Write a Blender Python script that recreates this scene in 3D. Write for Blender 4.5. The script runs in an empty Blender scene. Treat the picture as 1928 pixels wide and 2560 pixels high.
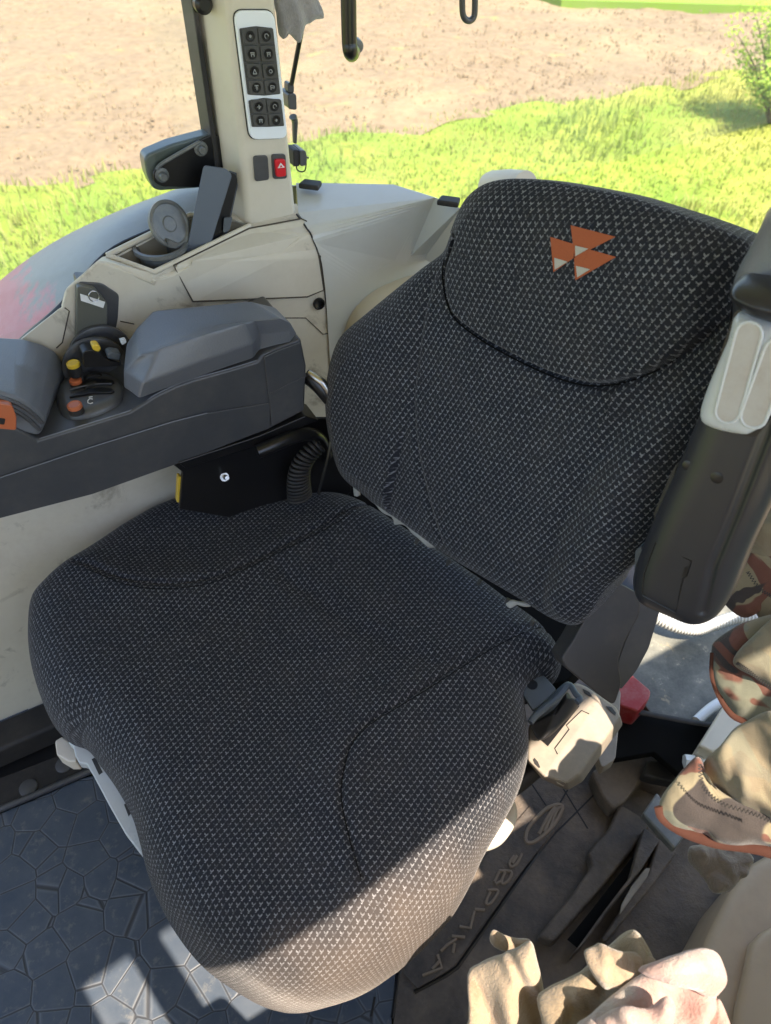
import bpy, bmesh, math, random
import numpy as np
from mathutils import Vector, Matrix
from mathutils import noise as mnoise
random.seed(7); rng = np.random.default_rng(7)
C = bpy.context.scene.collection
sc = bpy.context.scene

# ------------------------------------------------------------------ camera
PITCH = math.radians(46); FL = 1850.0; CAMP = Vector((0, 0, 1.47)); S = 1928/1666
cam = bpy.data.objects.new('camera', bpy.data.cameras.new('camera')); C.objects.link(cam)
cam.location = CAMP; cam.rotation_euler = (math.pi/2-PITCH, 0, 0)
cam.data.sensor_fit = 'VERTICAL'; cam.data.sensor_height = 36; cam.data.lens = FL/2560*36
cam.data.clip_start = 0.02; cam.data.clip_end = 500
cam.data.dof.use_dof = True; cam.data.dof.focus_distance = 1.05; cam.data.dof.aperture_fstop = 6.5
sc.camera = cam

# tractor frame: u = forward, v = towards the far (right-hand) side of the cab
YAW = math.radians(209)
Fv = Vector((math.cos(YAW), math.sin(YAW), 0)); Rv = Vector((Fv.y, -Fv.x, 0)); Zv = Vector((0, 0, 1))
def T(u, v, z): return Fv*u + Rv*v + Zv*z

# ------------------------------------------------------------------ world, sun, exposure
SUN = (T(-0.13, -0.54, 1.0)).normalized()          # towards the sun
el = math.asin(SUN.z); az = math.atan2(SUN.x, SUN.y)
w = bpy.data.worlds.new("World"); sc.world = w; w.use_nodes = True
nt = w.node_tree; bg = nt.nodes['Background']
sky = nt.nodes.new('ShaderNodeTexSky'); sky.sky_type = 'NISHITA'; sky.sun_disc = False
sky.sun_elevation = el; sky.sun_rotation = az; sky.dust_density = 1.5; sky.air_density = 1.0
nt.links.new(sky.outputs[0], bg.inputs[0]); bg.inputs[1].default_value = 0.15
sl = bpy.data.lights.new('sun', 'SUN'); sl.energy = 4.4; sl.angle = math.radians(0.55); sl.color = (1.0, 0.865, 0.715)
so = bpy.data.objects.new('sun', sl); C.objects.link(so); so.location = (0, 0, 8)
so.rotation_euler = SUN.to_track_quat('Z', 'Y').to_euler()
sc.view_settings.view_transform = 'Standard'; sc.view_settings.look = 'None'
sc.view_settings.gamma = 1; sc.view_settings.use_curve_mapping = False
sc.view_settings.exposure = 1.72

# ------------------------------------------------------------------ tools
def ray(x, y):
    fx = x*S; fy = y*S
    f = Vector((0, math.cos(PITCH), -math.sin(PITCH))); up = Vector((0, math.sin(PITCH), math.cos(PITCH)))
    return f + Vector(((fx-964)/FL, 0, 0)) - up*((fy-1280)/FL)
def Pz(x, y, z):
    d = ray(x, y); return CAMP + d*((z-CAMP.z)/d.z)
def PL(x, y, pl):
    p, n = pl; d = ray(x, y); return CAMP + d*((p-CAMP).dot(n)/d.dot(n))
def PV(x, y, v): return PL(x, y, (Rv*v, Rv))
def PU(x, y, u): return PL(x, y, (Fv*u, Fv))
def PD(x, y, dist): return CAMP + ray(x, y).normalized()*dist

def tagset(o, label=None, cat=None, group=None, kind=None):
    if label: o['label'] = label
    if cat: o['category'] = cat
    if group: o['group'] = group
    if kind: o['kind'] = kind
    return o
def thing(name, label, cat, loc, group=None):
    o = bpy.data.objects.new(name, None); o.empty_display_size = .05
    C.objects.link(o); o.location = loc; return tagset(o, label, cat, group)
def rootloc(o):
    while o.parent: o = o.parent
    return Vector(o.location)
def link(name, me, mat, parent=None, base=None):
    """me is in world coordinates; it is stored relative to the root of its thing"""
    if parent is not None: L = rootloc(parent)
    elif base is not None: L = Vector(base)
    else:
        n = len(me.vertices); co = np.empty(n*3); me.vertices.foreach_get('co', co); co = co.reshape(-1, 3)
        L = Vector((co[:, 0].mean(), co[:, 1].mean(), co[:, 2].min()))
    me.transform(Matrix.Translation(-L))
    o = bpy.data.objects.new(name, me); C.objects.link(o)
    if parent is not None: o.parent = parent
    else: o.location = L
    if mat: me.materials.append(mat)
    me.name = name
    return o
def finish(bm, smooth=True, ang=35):
    bmesh.ops.recalc_face_normals(bm, faces=bm.faces[:])
    me = bpy.data.meshes.new('m'); bm.to_mesh(me); bm.free()
    if smooth:
        me.shade_smooth(); me.set_sharp_from_angle(angle=math.radians(ang))
    return me
def bevel(o, w=.002, seg=2, ang=30):
    m = o.modifiers.new('bevel', 'BEVEL'); m.width = w; m.segments = seg; m.limit_method = 'ANGLE'; m.angle_limit = math.radians(ang)
    m.harden_normals = True
    return o
def slab_bm(bm, pts, ext):
    a = [bm.verts.new(p) for p in pts]; b = [bm.verts.new(p+ext) for p in pts]
    bm.faces.new(a); bm.faces.new(b[::-1]); n = len(a)
    for i in range(n): bm.faces.new((a[i], b[i], b[(i+1) % n], a[(i+1) % n]))
def slab(name, pts, ext, mat, parent=None, bev=.003, seg=2):
    bm = bmesh.new(); slab_bm(bm, [Vector(p) for p in pts], Vector(ext))
    o = link(name, finish(bm, True, 30), mat, parent)
    if bev: bevel(o, bev, seg)
    return o
def rnd(pts, r, n=4):
    """round the corners of a planar loop"""
    out = []; N = len(pts)
    for i in range(N):
        p = Vector(pts[i]); a = Vector(pts[i-1])-p; b = Vector(pts[(i+1) % N])-p
        k = min(r, a.length*.48, b.length*.48); A = p+a.normalized()*k; B = p+b.normalized()*k
        for j in range(n+1):
            t = j/n; out.append(A*(1-t)**2 + p*2*t*(1-t) + B*t*t)
    return out
def smooth_line(pts, n=6, closed=False):
    P = [Vector(p) for p in pts]; N = len(P); out = []
    rg = range(N) if closed else range(N-1)
    for i in rg:
        if closed: p0, p1, p2, p3 = P[i-1], P[i], P[(i+1) % N], P[(i+2) % N]
        else: p0, p1, p2, p3 = P[max(i-1, 0)], P[i], P[i+1], P[min(i+2, N-1)]
        for j in range(n):
            t = j/n
            out.append(.5*((2*p1)+(p2-p0)*t+(2*p0-5*p1+4*p2-p3)*t*t+(3*p1-p0-3*p2+p3)*t**3))
    if not closed: out.append(P[-1].copy())
    return out
def tube_bm(bm, pts, r, seg=10, cap=True, flat=1.0):
    rings = []; prev = None; n = len(pts)
    for i, p in enumerate(pts):
        t = (pts[min(i+1, n-1)]-pts[max(i-1, 0)]).normalized()
        if prev is None:
            a = t.cross(Zv)
            if a.length < .1: a = t.cross(Vector((1, 0, 0)))
            a.normalize()
        else:
            a = (prev - t*prev.dot(t)).normalized()
        prev = a; b = t.cross(a); rr = r(i/(n-1)) if callable(r) else r
        rings.append([bm.verts.new(p + (a*math.cos(2*math.pi*k/seg)+b*flat*math.sin(2*math.pi*k/seg))*rr) for k in range(seg)])
    for i in range(n-1):
        for k in range(seg):
            bm.faces.new((rings[i][k], rings[i][(k+1) % seg], rings[i+1][(k+1) % seg], rings[i+1][k]))
    if cap: bm.faces.new(rings[0][::-1]); bm.faces.new(rings[-1])
def tube(name, pts, r, mat, parent=None, seg=12, n=6, flat=1.0):
    bm = bmesh.new(); tube_bm(bm, smooth_line(pts, n) if n > 1 else [Vector(p) for p in pts], r, seg, True, flat)
    return link(name, finish(bm, True, 50), mat, parent)
def lathe_bm(bm, base, axis, prof, seg=28, ex=None, sy=1.0):
    """prof: list of (radius, height along axis)"""
    axis = axis.normalized()
    ex = ex or axis.orthogonal()
    ex = (ex-axis*ex.dot(axis)).normalized(); ey = axis.cross(ex); rings = []
    for r, h in prof:
        if r < 1e-6: rings.append([bm.verts.new(base+axis*h)])
        else: rings.append([bm.verts.new(base+axis*h+(ex*math.cos(2*math.pi*k/seg)+ey*sy*math.sin(2*math.pi*k/seg))*r) for k in range(seg)])
    for A, B in zip(rings, rings[1:]):
        for k in range(seg):
            a, b = A[k % len(A)], A[(k+1) % len(A)]; c, d = B[(k+1) % len(B)], B[k % len(B)]
            vs = []
            for q in (a, b, c, d):
                if q not in vs: vs.append(q)
            if len(vs) > 2: bm.faces.new(vs)
def lathe(name, base, axis, prof, mat, parent=None, seg=28, ex=None, sy=1.0, ang=35):
    bm = bmesh.new(); lathe_bm(bm, Vector(base), Vector(axis), prof, seg, ex, sy)
    return link(name, finish(bm, True, ang), mat, parent)
def segdist(P, line):
    """distance of points P (n,2) to polyline (m,2)"""
    best = np.full(len(P), 1e9)
    for a, b in zip(line[:-1], line[1:]):
        d = b-a; L = max((d@d), 1e-12); t = np.clip(((P-a)@d)/L, 0, 1)
        q = a+t[:, None]*d; best = np.minimum(best, np.hypot(P[:, 0]-q[:, 0], P[:, 1]-q[:, 1]))
    return best
def fnoise(x, y, z, s, seed=0.0):
    return np.array([mnoise.noise(Vector((a*s+seed, b*s-seed, c*s))) for a, b, c in zip(x, y, z)])
def pillow(name, outline, n, top, edge, mat, parent=None, na=220, nr=60, centre=None, seams=(), extra=None,
           skirt=.04, inset=.012, power=2.0, fine=.0, smooth=8, uvrot=0.0, warp=None, sharp=False, uvax=None):
    """rounded solid grown from a 3-D outline. n: its facing direction; top: height of the plateau over the origin plane
    (the plateau is a plane through the centre); edge: width of the round shoulder."""
    n = Vector(n).normalized()
    ol = smooth_line(outline, smooth, True) if smooth > 1 else [Vector(p) for p in outline]
    # resample
    L = [0.0]
    for i in range(len(ol)): L.append(L[-1]+(ol[(i+1) % len(ol)]-ol[i]).length)
    res = []; j = 0
    for k in range(na):
        t = L[-1]*k/na
        while L[j+1] < t: j += 1
        a = (t-L[j])/max(L[j+1]-L[j], 1e-9); res.append(ol[j].lerp(ol[(j+1) % len(ol)], a))
    ex = (Fv - n*Fv.dot(n)); ex = ex.normalized() if ex.length > .2 else n.orthogonal().normalized()
    if uvax is not None: ex = (uvax - n*uvax.dot(n)).normalized()
    ey = n.cross(ex)
    O = sum(res, Vector())/na
    cen = Vector(centre) if centre is not None else O
    B = np.array([[(p-O).dot(ex), (p-O).dot(ey), (p-O).dot(n)] for p in res])
    cc = np.array([(cen-O).dot(ex), (cen-O).dot(ey)])
    fr = 1-np.linspace(0, 1, nr+1)**1.25          # 1 at the rim .. 0 at the centre
    fr = 1-(np.linspace(0, 1, nr+1)**1.35)
    X = cc[0]+(B[None, :, 0]-cc[0])*fr[:, None]; Y = cc[1]+(B[None, :, 1]-cc[1])*fr[:, None]
    Zr = np.repeat(B[None, :, 2], nr+1, 0)
    x = X.ravel(); y = Y.ravel(); P2 = np.stack([x, y], 1)
    bl = np.vstack([B[:, :2], B[:1, :2]])
    d = segdist(P2, bl); d[:na] = 0
    tt = np.clip(d/edge, 0, 1); wgt = (1-(1-tt)**power)**(1/power)
    pl = top(x, y) if callable(top) else np.full_like(x, top)
    z = Zr.ravel()*(1-wgt)+pl*wgt
    for ln, dep, wd in seams:
        l2 = np.array([[(Vector(p)-O).dot(ex), (Vector(p)-O).dot(ey)] for p in ln])
        sd = segdist(P2, l2); z -= dep*np.exp(-(sd/wd)**2)
    if extra is not None: z += extra(x, y, d, O, ex, ey)
    W3 = np.array(O)[None]+x[:, None]*np.array(ex)+y[:, None]*np.array(ey)+z[:, None]*np.array(n)
    if fine:
        z2 = fnoise(W3[:, 0], W3[:, 1], W3[:, 2], 9, 3.1)*fine+fnoise(W3[:, 0], W3[:, 1], W3[:, 2], 28, 1.7)*fine*.35
        W3 += z2[:, None]*np.array(n)
    verts = [tuple(v) for v in W3]
    # skirt rings
    nb = []
    bdir = B[:, :2]-cc; bdir /= np.maximum(np.linalg.norm(bdir, axis=1, keepdims=True), 1e-9)
    ns = 5
    base0 = W3[:na].copy()
    for k in range(1, ns+1):
        a = k/ns; off = inset*(a**2)
        q = base0-np.array(n)[None]*skirt*a-(bdir[:, :1]*np.array(ex)+bdir[:, 1:]*np.array(ey))*off
        nb.append(len(verts)); verts += [tuple(v) for v in q]
    faces = []
    for r in range(nr):
        for k in range(na):
            k2 = (k+1) % na
            faces.append((r*na+k, r*na+k2, (r+1)*na+k2, (r+1)*na+k))
    prev = 0
    for st in nb:
        for k in range(na):
            k2 = (k+1) % na; faces.append((prev+k2, prev+k, st+k, st+k2))
        prev = st
    faces.append([prev+k for k in range(na)])
    if warp is not None: verts = [warp(Vector(v)) for v in verts]
    me = bpy.data.meshes.new('m'); me.from_pydata([tuple(v) for v in verts], [], faces)
    # uv in metres
    uvx = np.concatenate([x+0*z]+[B[:, 0]+bdir[:, 0]*skirt*(k/ns) for k in range(1, ns+1)])
    uvy = np.concatenate([y+0*z]+[B[:, 1]+bdir[:, 1]*skirt*(k/ns) for k in range(1, ns+1)])
    # stretch shoulders: add height drop outwards
    drop = np.concatenate([(pl-z), np.tile(pl[:na]-z[:na], ns)])
    bx = np.concatenate([np.tile(bdir[:, 0], nr+1), np.tile(bdir[:, 0], ns)]); by = np.concatenate([np.tile(bdir[:, 1], nr+1), np.tile(bdir[:, 1], ns)])
    dd = np.concatenate([1-wgt, np.ones(na*ns)])
    uvx = uvx+bx*drop*dd*.8; uvy = uvy+by*drop*dd*.8
    c, s_ = math.cos(uvrot), math.sin(uvrot)
    U = uvx*c-uvy*s_; V = uvx*s_+uvy*c
    uvl = me.uv_layers.new(name='UVMap'); li = np.empty(len(me.loops), dtype=np.int32); me.loops.foreach_get('vertex_index', li)
    uv = np.stack([U[li], V[li]], 1).astype(np.float32).ravel(); uvl.data.foreach_set('uv', uv)
    bm = bmesh.new(); bm.from_mesh(me); bmesh.ops.remove_doubles(bm, verts=bm.verts[:], dist=1e-6)
    bmesh.ops.recalc_face_normals(bm, faces=bm.faces[:]); bm.to_mesh(me); bm.free()
    me.shade_smooth()
    if sharp: me.set_sharp_from_angle(angle=math.radians(40))
    o = link(name, me, mat, parent)
    o['_O'] = 0
    del o['_O']
    return o

# ------------------------------------------------------------------ materials
def newmat(name):
    m = bpy.data.materials.new(name); m.use_nodes = True; t = m.node_tree
    return m, t, t.nodes['Principled BSDF']
def N(t, typ, **kw):
    n = t.nodes.new(typ)
    for k, v in kw.items():
        if k.startswith('i_'): n.inputs[k[2:].replace('_', ' ')].default_value = v
        else: setattr(n, k, v)
    return n
def math_(t, op, a, b=None, c=None, clamp=False):
    n = t.nodes.new('ShaderNodeMath'); n.operation = op; n.use_clamp = clamp
    for i, q in enumerate((a, b, c)):
        if q is None: continue
        if isinstance(q, (int, float)): n.inputs[i].default_value = q
        else: t.links.new(q, n.inputs[i])
    return n.outputs[0]
def ramp(t, fac, stops, interp='LINEAR'):
    r = t.nodes.new('ShaderNodeValToRGB'); r.color_ramp.interpolation = interp
    e = r.color_ramp.elements
    while len(e) < len(stops): e.new(.5)
    for i, (p, c) in enumerate(stops):
        e[i].position = p; e[i].color = (*c, 1) if len(c) == 3 else c
    t.links.new(fac, r.inputs[0]); return r.outputs[0]
def mixc(t, fac, a, b):
    n = t.nodes.new('ShaderNodeMix'); n.data_type = 'RGBA'
    for i, q in ((0, fac), (6, a), (7, b)):
        if isinstance(q, (int, float)): n.inputs[i].default_value = q
        elif isinstance(q, tuple): n.inputs[i].default_value = (*q, 1)
        else: t.links.new(q, n.inputs[i])
    return n.outputs[2]
def noise(t, vec, scale, detail=4, rough=.55, dist=0):
    n = t.nodes.new('ShaderNodeTexNoise'); n.inputs['Scale'].default_value = scale; n.inputs['Detail'].default_value = detail
    n.inputs['Roughness'].default_value = rough; n.inputs['Distortion'].default_value = dist
    t.links.new(vec, n.inputs['Vector']); return n.outputs[0]
def bump(t, b, h, dist=.001, strength=.5):
    n = t.nodes.new('ShaderNodeBump'); n.inputs['Strength'].default_value = strength; n.inputs['Distance'].default_value = dist
    t.links.new(h, n.inputs['Height']); t.links.new(n.outputs[0], b.inputs['Normal']); return n
def plastic(name, col, rough=.45, dust=(.30, .26, .20), dustamt=.15, grain=.15, gscale=900, spec=.5, metallic=0, stain=None, stamt=0, dscale=6):
    m, t, b = newmat(name); co = N(t, 'ShaderNodeTexCoord').outputs['Object']
    n1 = noise(t, co, dscale, 6, .65); n2 = noise(t, co, dscale*14, 4, .7)
    f = math_(t, 'MULTIPLY', ramp(t, n1, [(.40, (0, 0, 0)), (.72, (1, 1, 1))]), ramp(t, n2, [(.3, (.4,)*3), (.7, (1,)*3)]))
    f = math_(t, 'MULTIPLY', f, dustamt)
    c = mixc(t, f, col, dust)
    if stain:
        n3 = noise(t, co, 11, 7, .7, .6); g = math_(t, 'MULTIPLY', ramp(t, n3, [(.56, (0,)*3), (.68, (1,)*3)]), stamt)
        c = mixc(t, g, c, stain)
    t.links.new(c, b.inputs['Base Color'])
    r = math_(t, 'ADD', math_(t, 'MULTIPLY', n1, .25), rough-.12); t.links.new(r, b.inputs['Roughness'])
    b.inputs['Specular IOR Level'].default_value = spec; b.inputs['Metallic'].default_value = metallic
    if grain: bump(t, b, noise(t, co, gscale, 2, .5), .0006, grain)
    return m

def fabric_mat():
    m, t, b = newmat('seat_fabric')
    uv = N(t, 'ShaderNodeTexCoord').outputs['UV']; sep = N(t, 'ShaderNodeSeparateXYZ')
    nw = N(t, 'ShaderNodeTexNoise'); nw.inputs['Scale'].default_value = 60; nw.inputs['Detail'].default_value = 2; t.links.new(uv, nw.inputs['Vector'])
    off = N(t, 'ShaderNodeVectorMath', operation='SUBTRACT'); t.links.new(nw.outputs['Color'], off.inputs[0]); off.inputs[1].default_value = (.5, .5, .5)
    sc_ = N(t, 'ShaderNodeVectorMath', operation='SCALE'); t.links.new(off.outputs[0], sc_.inputs[0]); sc_.inputs['Scale'].default_value = .0030
    ad = N(t, 'ShaderNodeVectorMath', operation='ADD'); t.links.new(uv, ad.inputs[0]); t.links.new(sc_.outputs[0], ad.inputs[1])
    t.links.new(ad.outputs[0], sep.inputs[0])
    A = .0092; Bc = .0061
    X = math_(t, 'DIVIDE', sep.outputs[0], A); Y = math_(t, 'DIVIDE', sep.outputs[1], Bc)
    row = math_(t, 'FLOOR', Y); fy = math_(t, 'SUBTRACT', math_(t, 'FRACT', Y), .5)
    half = math_(t, 'MULTIPLY', math_(t, 'FLOORED_MODULO', row, 2.0), .5)
    Xs = math_(t, 'ADD', X, half); fx = math_(t, 'SUBTRACT', math_(t, 'FRACT', Xs), .5)
    ax = math_(t, 'ABSOLUTE', fx)
    # the v shaped tuft
    dv = math_(t, 'ABSOLUTE', math_(t, 'SUBTRACT', math_(t, 'ADD', fy, .16), math_(t, 'MULTIPLY', ax, 1.3)))
    v1 = math_(t, 'MULTIPLY', math_(t, 'LESS_THAN', dv, .17), math_(t, 'LESS_THAN', ax, .27))
    # a dot between the rows
    Xd = math_(t, 'ABSOLUTE', math_(t, 'SUBTRACT', math_(t, 'FRACT', math_(t, 'ADD', Xs, .08)), .5))
    d2 = math_(t, 'MULTIPLY', math_(t, 'LESS_THAN', Xd, .10), math_(t, 'LESS_THAN', math_(t, 'ABSOLUTE', math_(t, 'ADD', fy, .40)), .10))
    ms = math_(t, 'MAXIMUM', v1, d2)
    # thread texture: thin diagonal ribs that break up the tufts
    rib = math_(t, 'SINE', math_(t, 'MULTIPLY', math_(t, 'ADD', sep.outputs[0], math_(t, 'MULTIPLY', sep.outputs[1], .8)), 2*math.pi/.0016))
    nb = noise(t, uv, 420, 3, .7); nl = noise(t, uv, 14, 3, .6); nv = noise(t, uv, 160, 2, .5)
    tuft = math_(t, 'MULTIPLY', ms, ramp(t, nv, [(.32, (.12,)*3), (.62, (1,)*3)]))
    tuft = math_(t, 'MULTIPLY', tuft, math_(t, 'ADD', math_(t, 'MULTIPLY', rib, .22), .78))
    dark = mixc(t, nb, (.0075, .0086, .0125), (.023, .0255, .033))
    dark = mixc(t, math_(t, 'MULTIPLY', math_(t, 'ADD', rib, 1), .22), dark, (.034, .037, .045))
    lite = mixc(t, nb, (.13, .137, .155), (.42, .425, .445))
    c = mixc(t, tuft, dark, lite)
    dustf = math_(t, 'MULTIPLY', ramp(t, nl, [(.42, (0,)*3), (.8, (1,)*3)]), .08)
    c = mixc(t, dustf, c, (.16, .135, .11))
    # sunlit tan painted into the door-side front edge of the cushion
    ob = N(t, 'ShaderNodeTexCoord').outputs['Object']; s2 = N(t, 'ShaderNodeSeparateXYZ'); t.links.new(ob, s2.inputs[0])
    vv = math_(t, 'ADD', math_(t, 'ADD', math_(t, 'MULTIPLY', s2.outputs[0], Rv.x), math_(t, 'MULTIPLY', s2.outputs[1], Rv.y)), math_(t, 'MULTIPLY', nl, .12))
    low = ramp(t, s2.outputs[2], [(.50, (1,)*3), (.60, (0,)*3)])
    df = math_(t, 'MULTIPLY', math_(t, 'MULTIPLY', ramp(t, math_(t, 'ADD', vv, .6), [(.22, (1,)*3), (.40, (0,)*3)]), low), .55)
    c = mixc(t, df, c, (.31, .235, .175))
    t.links.new(c, b.inputs['Base Color']); b.inputs['Roughness'].default_value = .95
    b.inputs['Specular IOR Level'].default_value = .15
    b.inputs['Sheen Weight'].default_value = .22; b.inputs['Sheen Roughness'].default_value = .3
    b.inputs['Sheen Tint'].default_value = (.9, .85, .8, 1)
    h = math_(t, 'ADD', math_(t, 'MULTIPLY', ms, .7), math_(t, 'ADD', math_(t, 'MULTIPLY', rib, .12), math_(t, 'MULTIPLY', nb, .5)))
    bump(t, b, h, .0012, .7)
    return m
M = {}
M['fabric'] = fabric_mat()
M['beige'] = plastic('beige_trim', (.62, .57, .465), .42, (.30, .23, .15), .30, .12, 700, .45)
M['beige_dirty'] = plastic('beige_lower_trim', (.62, .57, .465), .42, (.30, .22, .14), .30, .1, 700, .4, stain=(.10, .07, .045), stamt=.55)
M['deck'] = plastic('glossy_deck_cover', (.56, .56, .52), .22, (.35, .30, .22), .25, .06, 700, .6)
M['arm'] = plastic('worn_black_armrest', (.021, .0215, .025), .33, (.18, .16, .15), .05, .25, 1100, .5)
M['mud_light'] = plastic('worn_muddy_rubber', (.25, .19, .135), .6, (.32, .26, .2), .5, .3, 300, .3, dscale=20)
M['trim_dim'] = plastic('dusty_brown_trim', (.46, .34, .23), .5, (.2, .15, .1), .5, .2, 700, .4)
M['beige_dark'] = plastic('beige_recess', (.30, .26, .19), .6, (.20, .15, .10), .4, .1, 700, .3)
M['dark'] = plastic('dark_grey_plastic', (.056, .058, .063), .35, (.24, .215, .18), .30, .25, 1100, .5)
M['dark_pad'] = plastic('grained_pad', (.125, .133, .148), .36, (.30, .28, .25), .22, .6, 420, .55)
M['grey'] = plastic('grey_cover_plastic', (.028, .027, .027), .46, (.22, .18, .14), .25, .25, 1100, .5, dscale=9)
M['housing'] = plastic('dusty_housing', (.23, .20, .165), .5, (.46, .38, .28), .7, .3, 1000, .4, dscale=12)
M['bluegrey'] = plastic('blue_grey_plastic', (.075, .09, .105), .42, (.3, .27, .22), .12, .2, 1000, .5)
M['black'] = plastic('black_steel', (.008, .008, .009), .32, (.12, .10, .08), .08, .05, 300, .5)
M['rubber'] = plastic('black_rubber', (.014, .014, .015), .6, (.16, .13, .10), .3, .2, 500, .4)
M['chrome'] = plastic('bare_steel', (.55, .54, .52), .28, (.3, .24, .17), .3, .05, 300, .5, metallic=1)
M['zinc'] = plastic('zinc_bolt', (.62, .62, .60), .35, (.3, .26, .2), .2, .05, 300, .5, metallic=1)
M['silver'] = plastic('silver_frame', (.80, .84, .88), .34, (.4, .38, .33), .15, .05, 300, .5)
M['button'] = plastic('button_rubber', (.060, .060, .058), .5, (.25, .22, .18), .2, .1, 600, .4)
M['icon'] = plastic('button_print', (.23, .24, .24), .5, (.2, .2, .2), .1, 0)
M['red'] = plastic('red_switch', (.62, .012, .022), .35, (.5, .2, .2), .1, 0)
M['white'] = plastic('white_print', (.75, .74, .71), .5, (.5, .45, .38), .2, 0)
M['ivory'] = plastic('worn_ivory_plastic', (.50, .52, .52), .28, (.40, .36, .31), .30, .1, 900, .5, dscale=9)
M['ivory_worn'] = plastic('worn_grip_recess', (.42, .40, .37), .5, (.33, .27, .22), .8, .1, 900, .5, dscale=26)
M['cream'] = plastic('cream_plastic', (.60, .54, .45), .45, (.4, .32, .24), .35, .1, 900, .5)
M['orange'] = plastic('orange_plastic', (.46, .12, .045), .4, (.35, .25, .18), .3, .05, 900, .5)
M['yellow'] = plastic('yellow_plastic', (.66, .44, .03), .4, (.35, .3, .2), .25, .05, 900, .5)
M['phone'] = plastic('blue_black_leatherette', (.070, .088, .115), .36, (.2, .2, .2), .1, .35, 1600, .5)
M['lidgrey'] = plastic('smoky_lid', (.10, .108, .108), .35, (.38, .35, .30), .55, .1, 500, .5, dscale=22)
M['foam'] = plastic('torn_foam_lining', (.42, .40, .36), .8, (.2, .17, .13), .6, .3, 300, .2, dscale=30)
M['tape'] = plastic('brown_cloth_tape', (.050, .018, .012), .9, (.12, .07, .05), .3, .5, 500, .2)
M['gap'] = plastic('brown_joint_shadow', (.06, .048, .035), .8, (.1, .08, .06), .3, 0)
M['void'] = plastic('black_parts_and_shade', (.005, .005, .005), .9, (.05, .04, .03), .1, .1, 500, .1)  # for black parts, and for shade painted into hollows
M['redbox'] = plastic('dusty_red_plastic', (.30, .018, .02), .5, (.5, .38, .34), .55, .1, 500, .4, dscale=14)
M['fender'] = None
def fender_mat():
    m, t, b = newmat('fender_paint'); co = N(t, 'ShaderNodeTexCoord').outputs['Object']
    sep = N(t, 'ShaderNodeSeparateXYZ'); t.links.new(co, sep.inputs[0])
    n = noise(t, co, 9, 6, .65); n2 = noise(t, co, 60, 4, .7)
    # red paint shows through the grime towards the front of the fender (local u)
    uu = math_(t, 'ADD', math_(t, 'MULTIPLY', sep.outputs[0], Fv.x), math_(t, 'MULTIPLY', sep.outputs[1], Fv.y))
    f = ramp(t, math_(t, 'ADD', math_(t, 'MULTIPLY', uu, 2.2), math_(t, 'ADD', n, math_(t, 'MULTIPLY', n2, .25))), [(.50, (0,)*3), (.62, (1,)*3)])
    c = mixc(t, math_(t, 'MULTIPLY', f, .9), mixc(t, n2, (.24, .24, .215), (.32, .315, .29)), mixc(t, n2, (.58, .10, .14), (.62, .24, .25)))
    t.links.new(c, b.inputs['Base Color']); b.inputs['Roughness'].default_value = .42
    bump(t, b, n2, .001, .1); return m
M['fender'] = fender_mat()
def voronoi_mat():
    m, t, b = newmat('rubber_mat_cells'); co = N(t, 'ShaderNodeTexCoord').outputs['Object']
    v = N(t, 'ShaderNodeTexVoronoi', feature='DISTANCE_TO_EDGE'); v.inputs['Scale'].default_value = 17; v.inputs['Randomness'].default_value = .85
    nz = N(t, 'ShaderNodeTexNoise'); nz.inputs['Scale'].default_value = 5; t.links.new(co, nz.inputs['Vector'])
    t.links.new(co, v.inputs['Vector'])
    e = ramp(t, v.outputs['Distance'], [(.008, (0,)*3), (.028, (1,)*3)])
    rim = ramp(t, v.outputs['Distance'], [(.025, (1,)*3), (.055, (0,)*3)])
    n = noise(t, co, 12, 7, .7); n2 = noise(t, co, 55, 5, .7)
    sp = ramp(t, n2, [(.56, (0,)*3), (.70, (1,)*3)])
    c = mixc(t, ramp(t, n, [(.35, (0,)*3), (.75, (1,)*3)]), (.043, .060, .086), (.085, .100, .120))
    c = mixc(t, math_(t, 'MULTIPLY', sp, .5), c, (.20, .19, .165))
    c = mixc(t, math_(t, 'MULTIPLY', rim, .40), c, (.17, .18, .19))
    c = mixc(t, math_(t, 'SUBTRACT', 1, e), c, (.038, .041, .047))
    t.links.new(c, b.inputs['Base Color']); b.inputs['Roughness'].default_value = .5
    h = math_(t, 'ADD', math_(t, 'MULTIPLY', e, 1.0), math_(t, 'MULTIPLY', n2, .1))
    bump(t, b, h, .002, .5); return m
M['mat_cells'] = voronoi_mat()
def dirt_rubber():
    m, t, b = newmat('muddy_rubber'); co = N(t, 'ShaderNodeTexCoord').outputs['Object']
    n = noise(t, co, 8, 7, .68); n2 = noise(t, co, 90, 5, .75); n3 = noise(t, co, 30, 6, .7)
    c = mixc(t, ramp(t, n, [(.36, (0,)*3), (.66, (1,)*3)]), (.050, .041, .035), (.18, .134, .094))
    c = mixc(t, math_(t, 'MULTIPLY', ramp(t, n2, [(.60, (0,)*3), (.72, (1,)*3)]), .35), c, (.24, .19, .14))
    c = mixc(t, math_(t, 'MULTIPLY', ramp(t, n3, [(.58, (0,)*3), (.66, (1,)*3)]), .3), c, (.17, .125, .085))
    t.links.new(c, b.inputs['Base Color']); b.inputs['Roughness'].default_value = .6
    bump(t, b, math_(t, 'ADD', n2, math_(t, 'MULTIPLY', n3, 2)), .003, .7); return m
M['mud'] = dirt_rubber()
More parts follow.
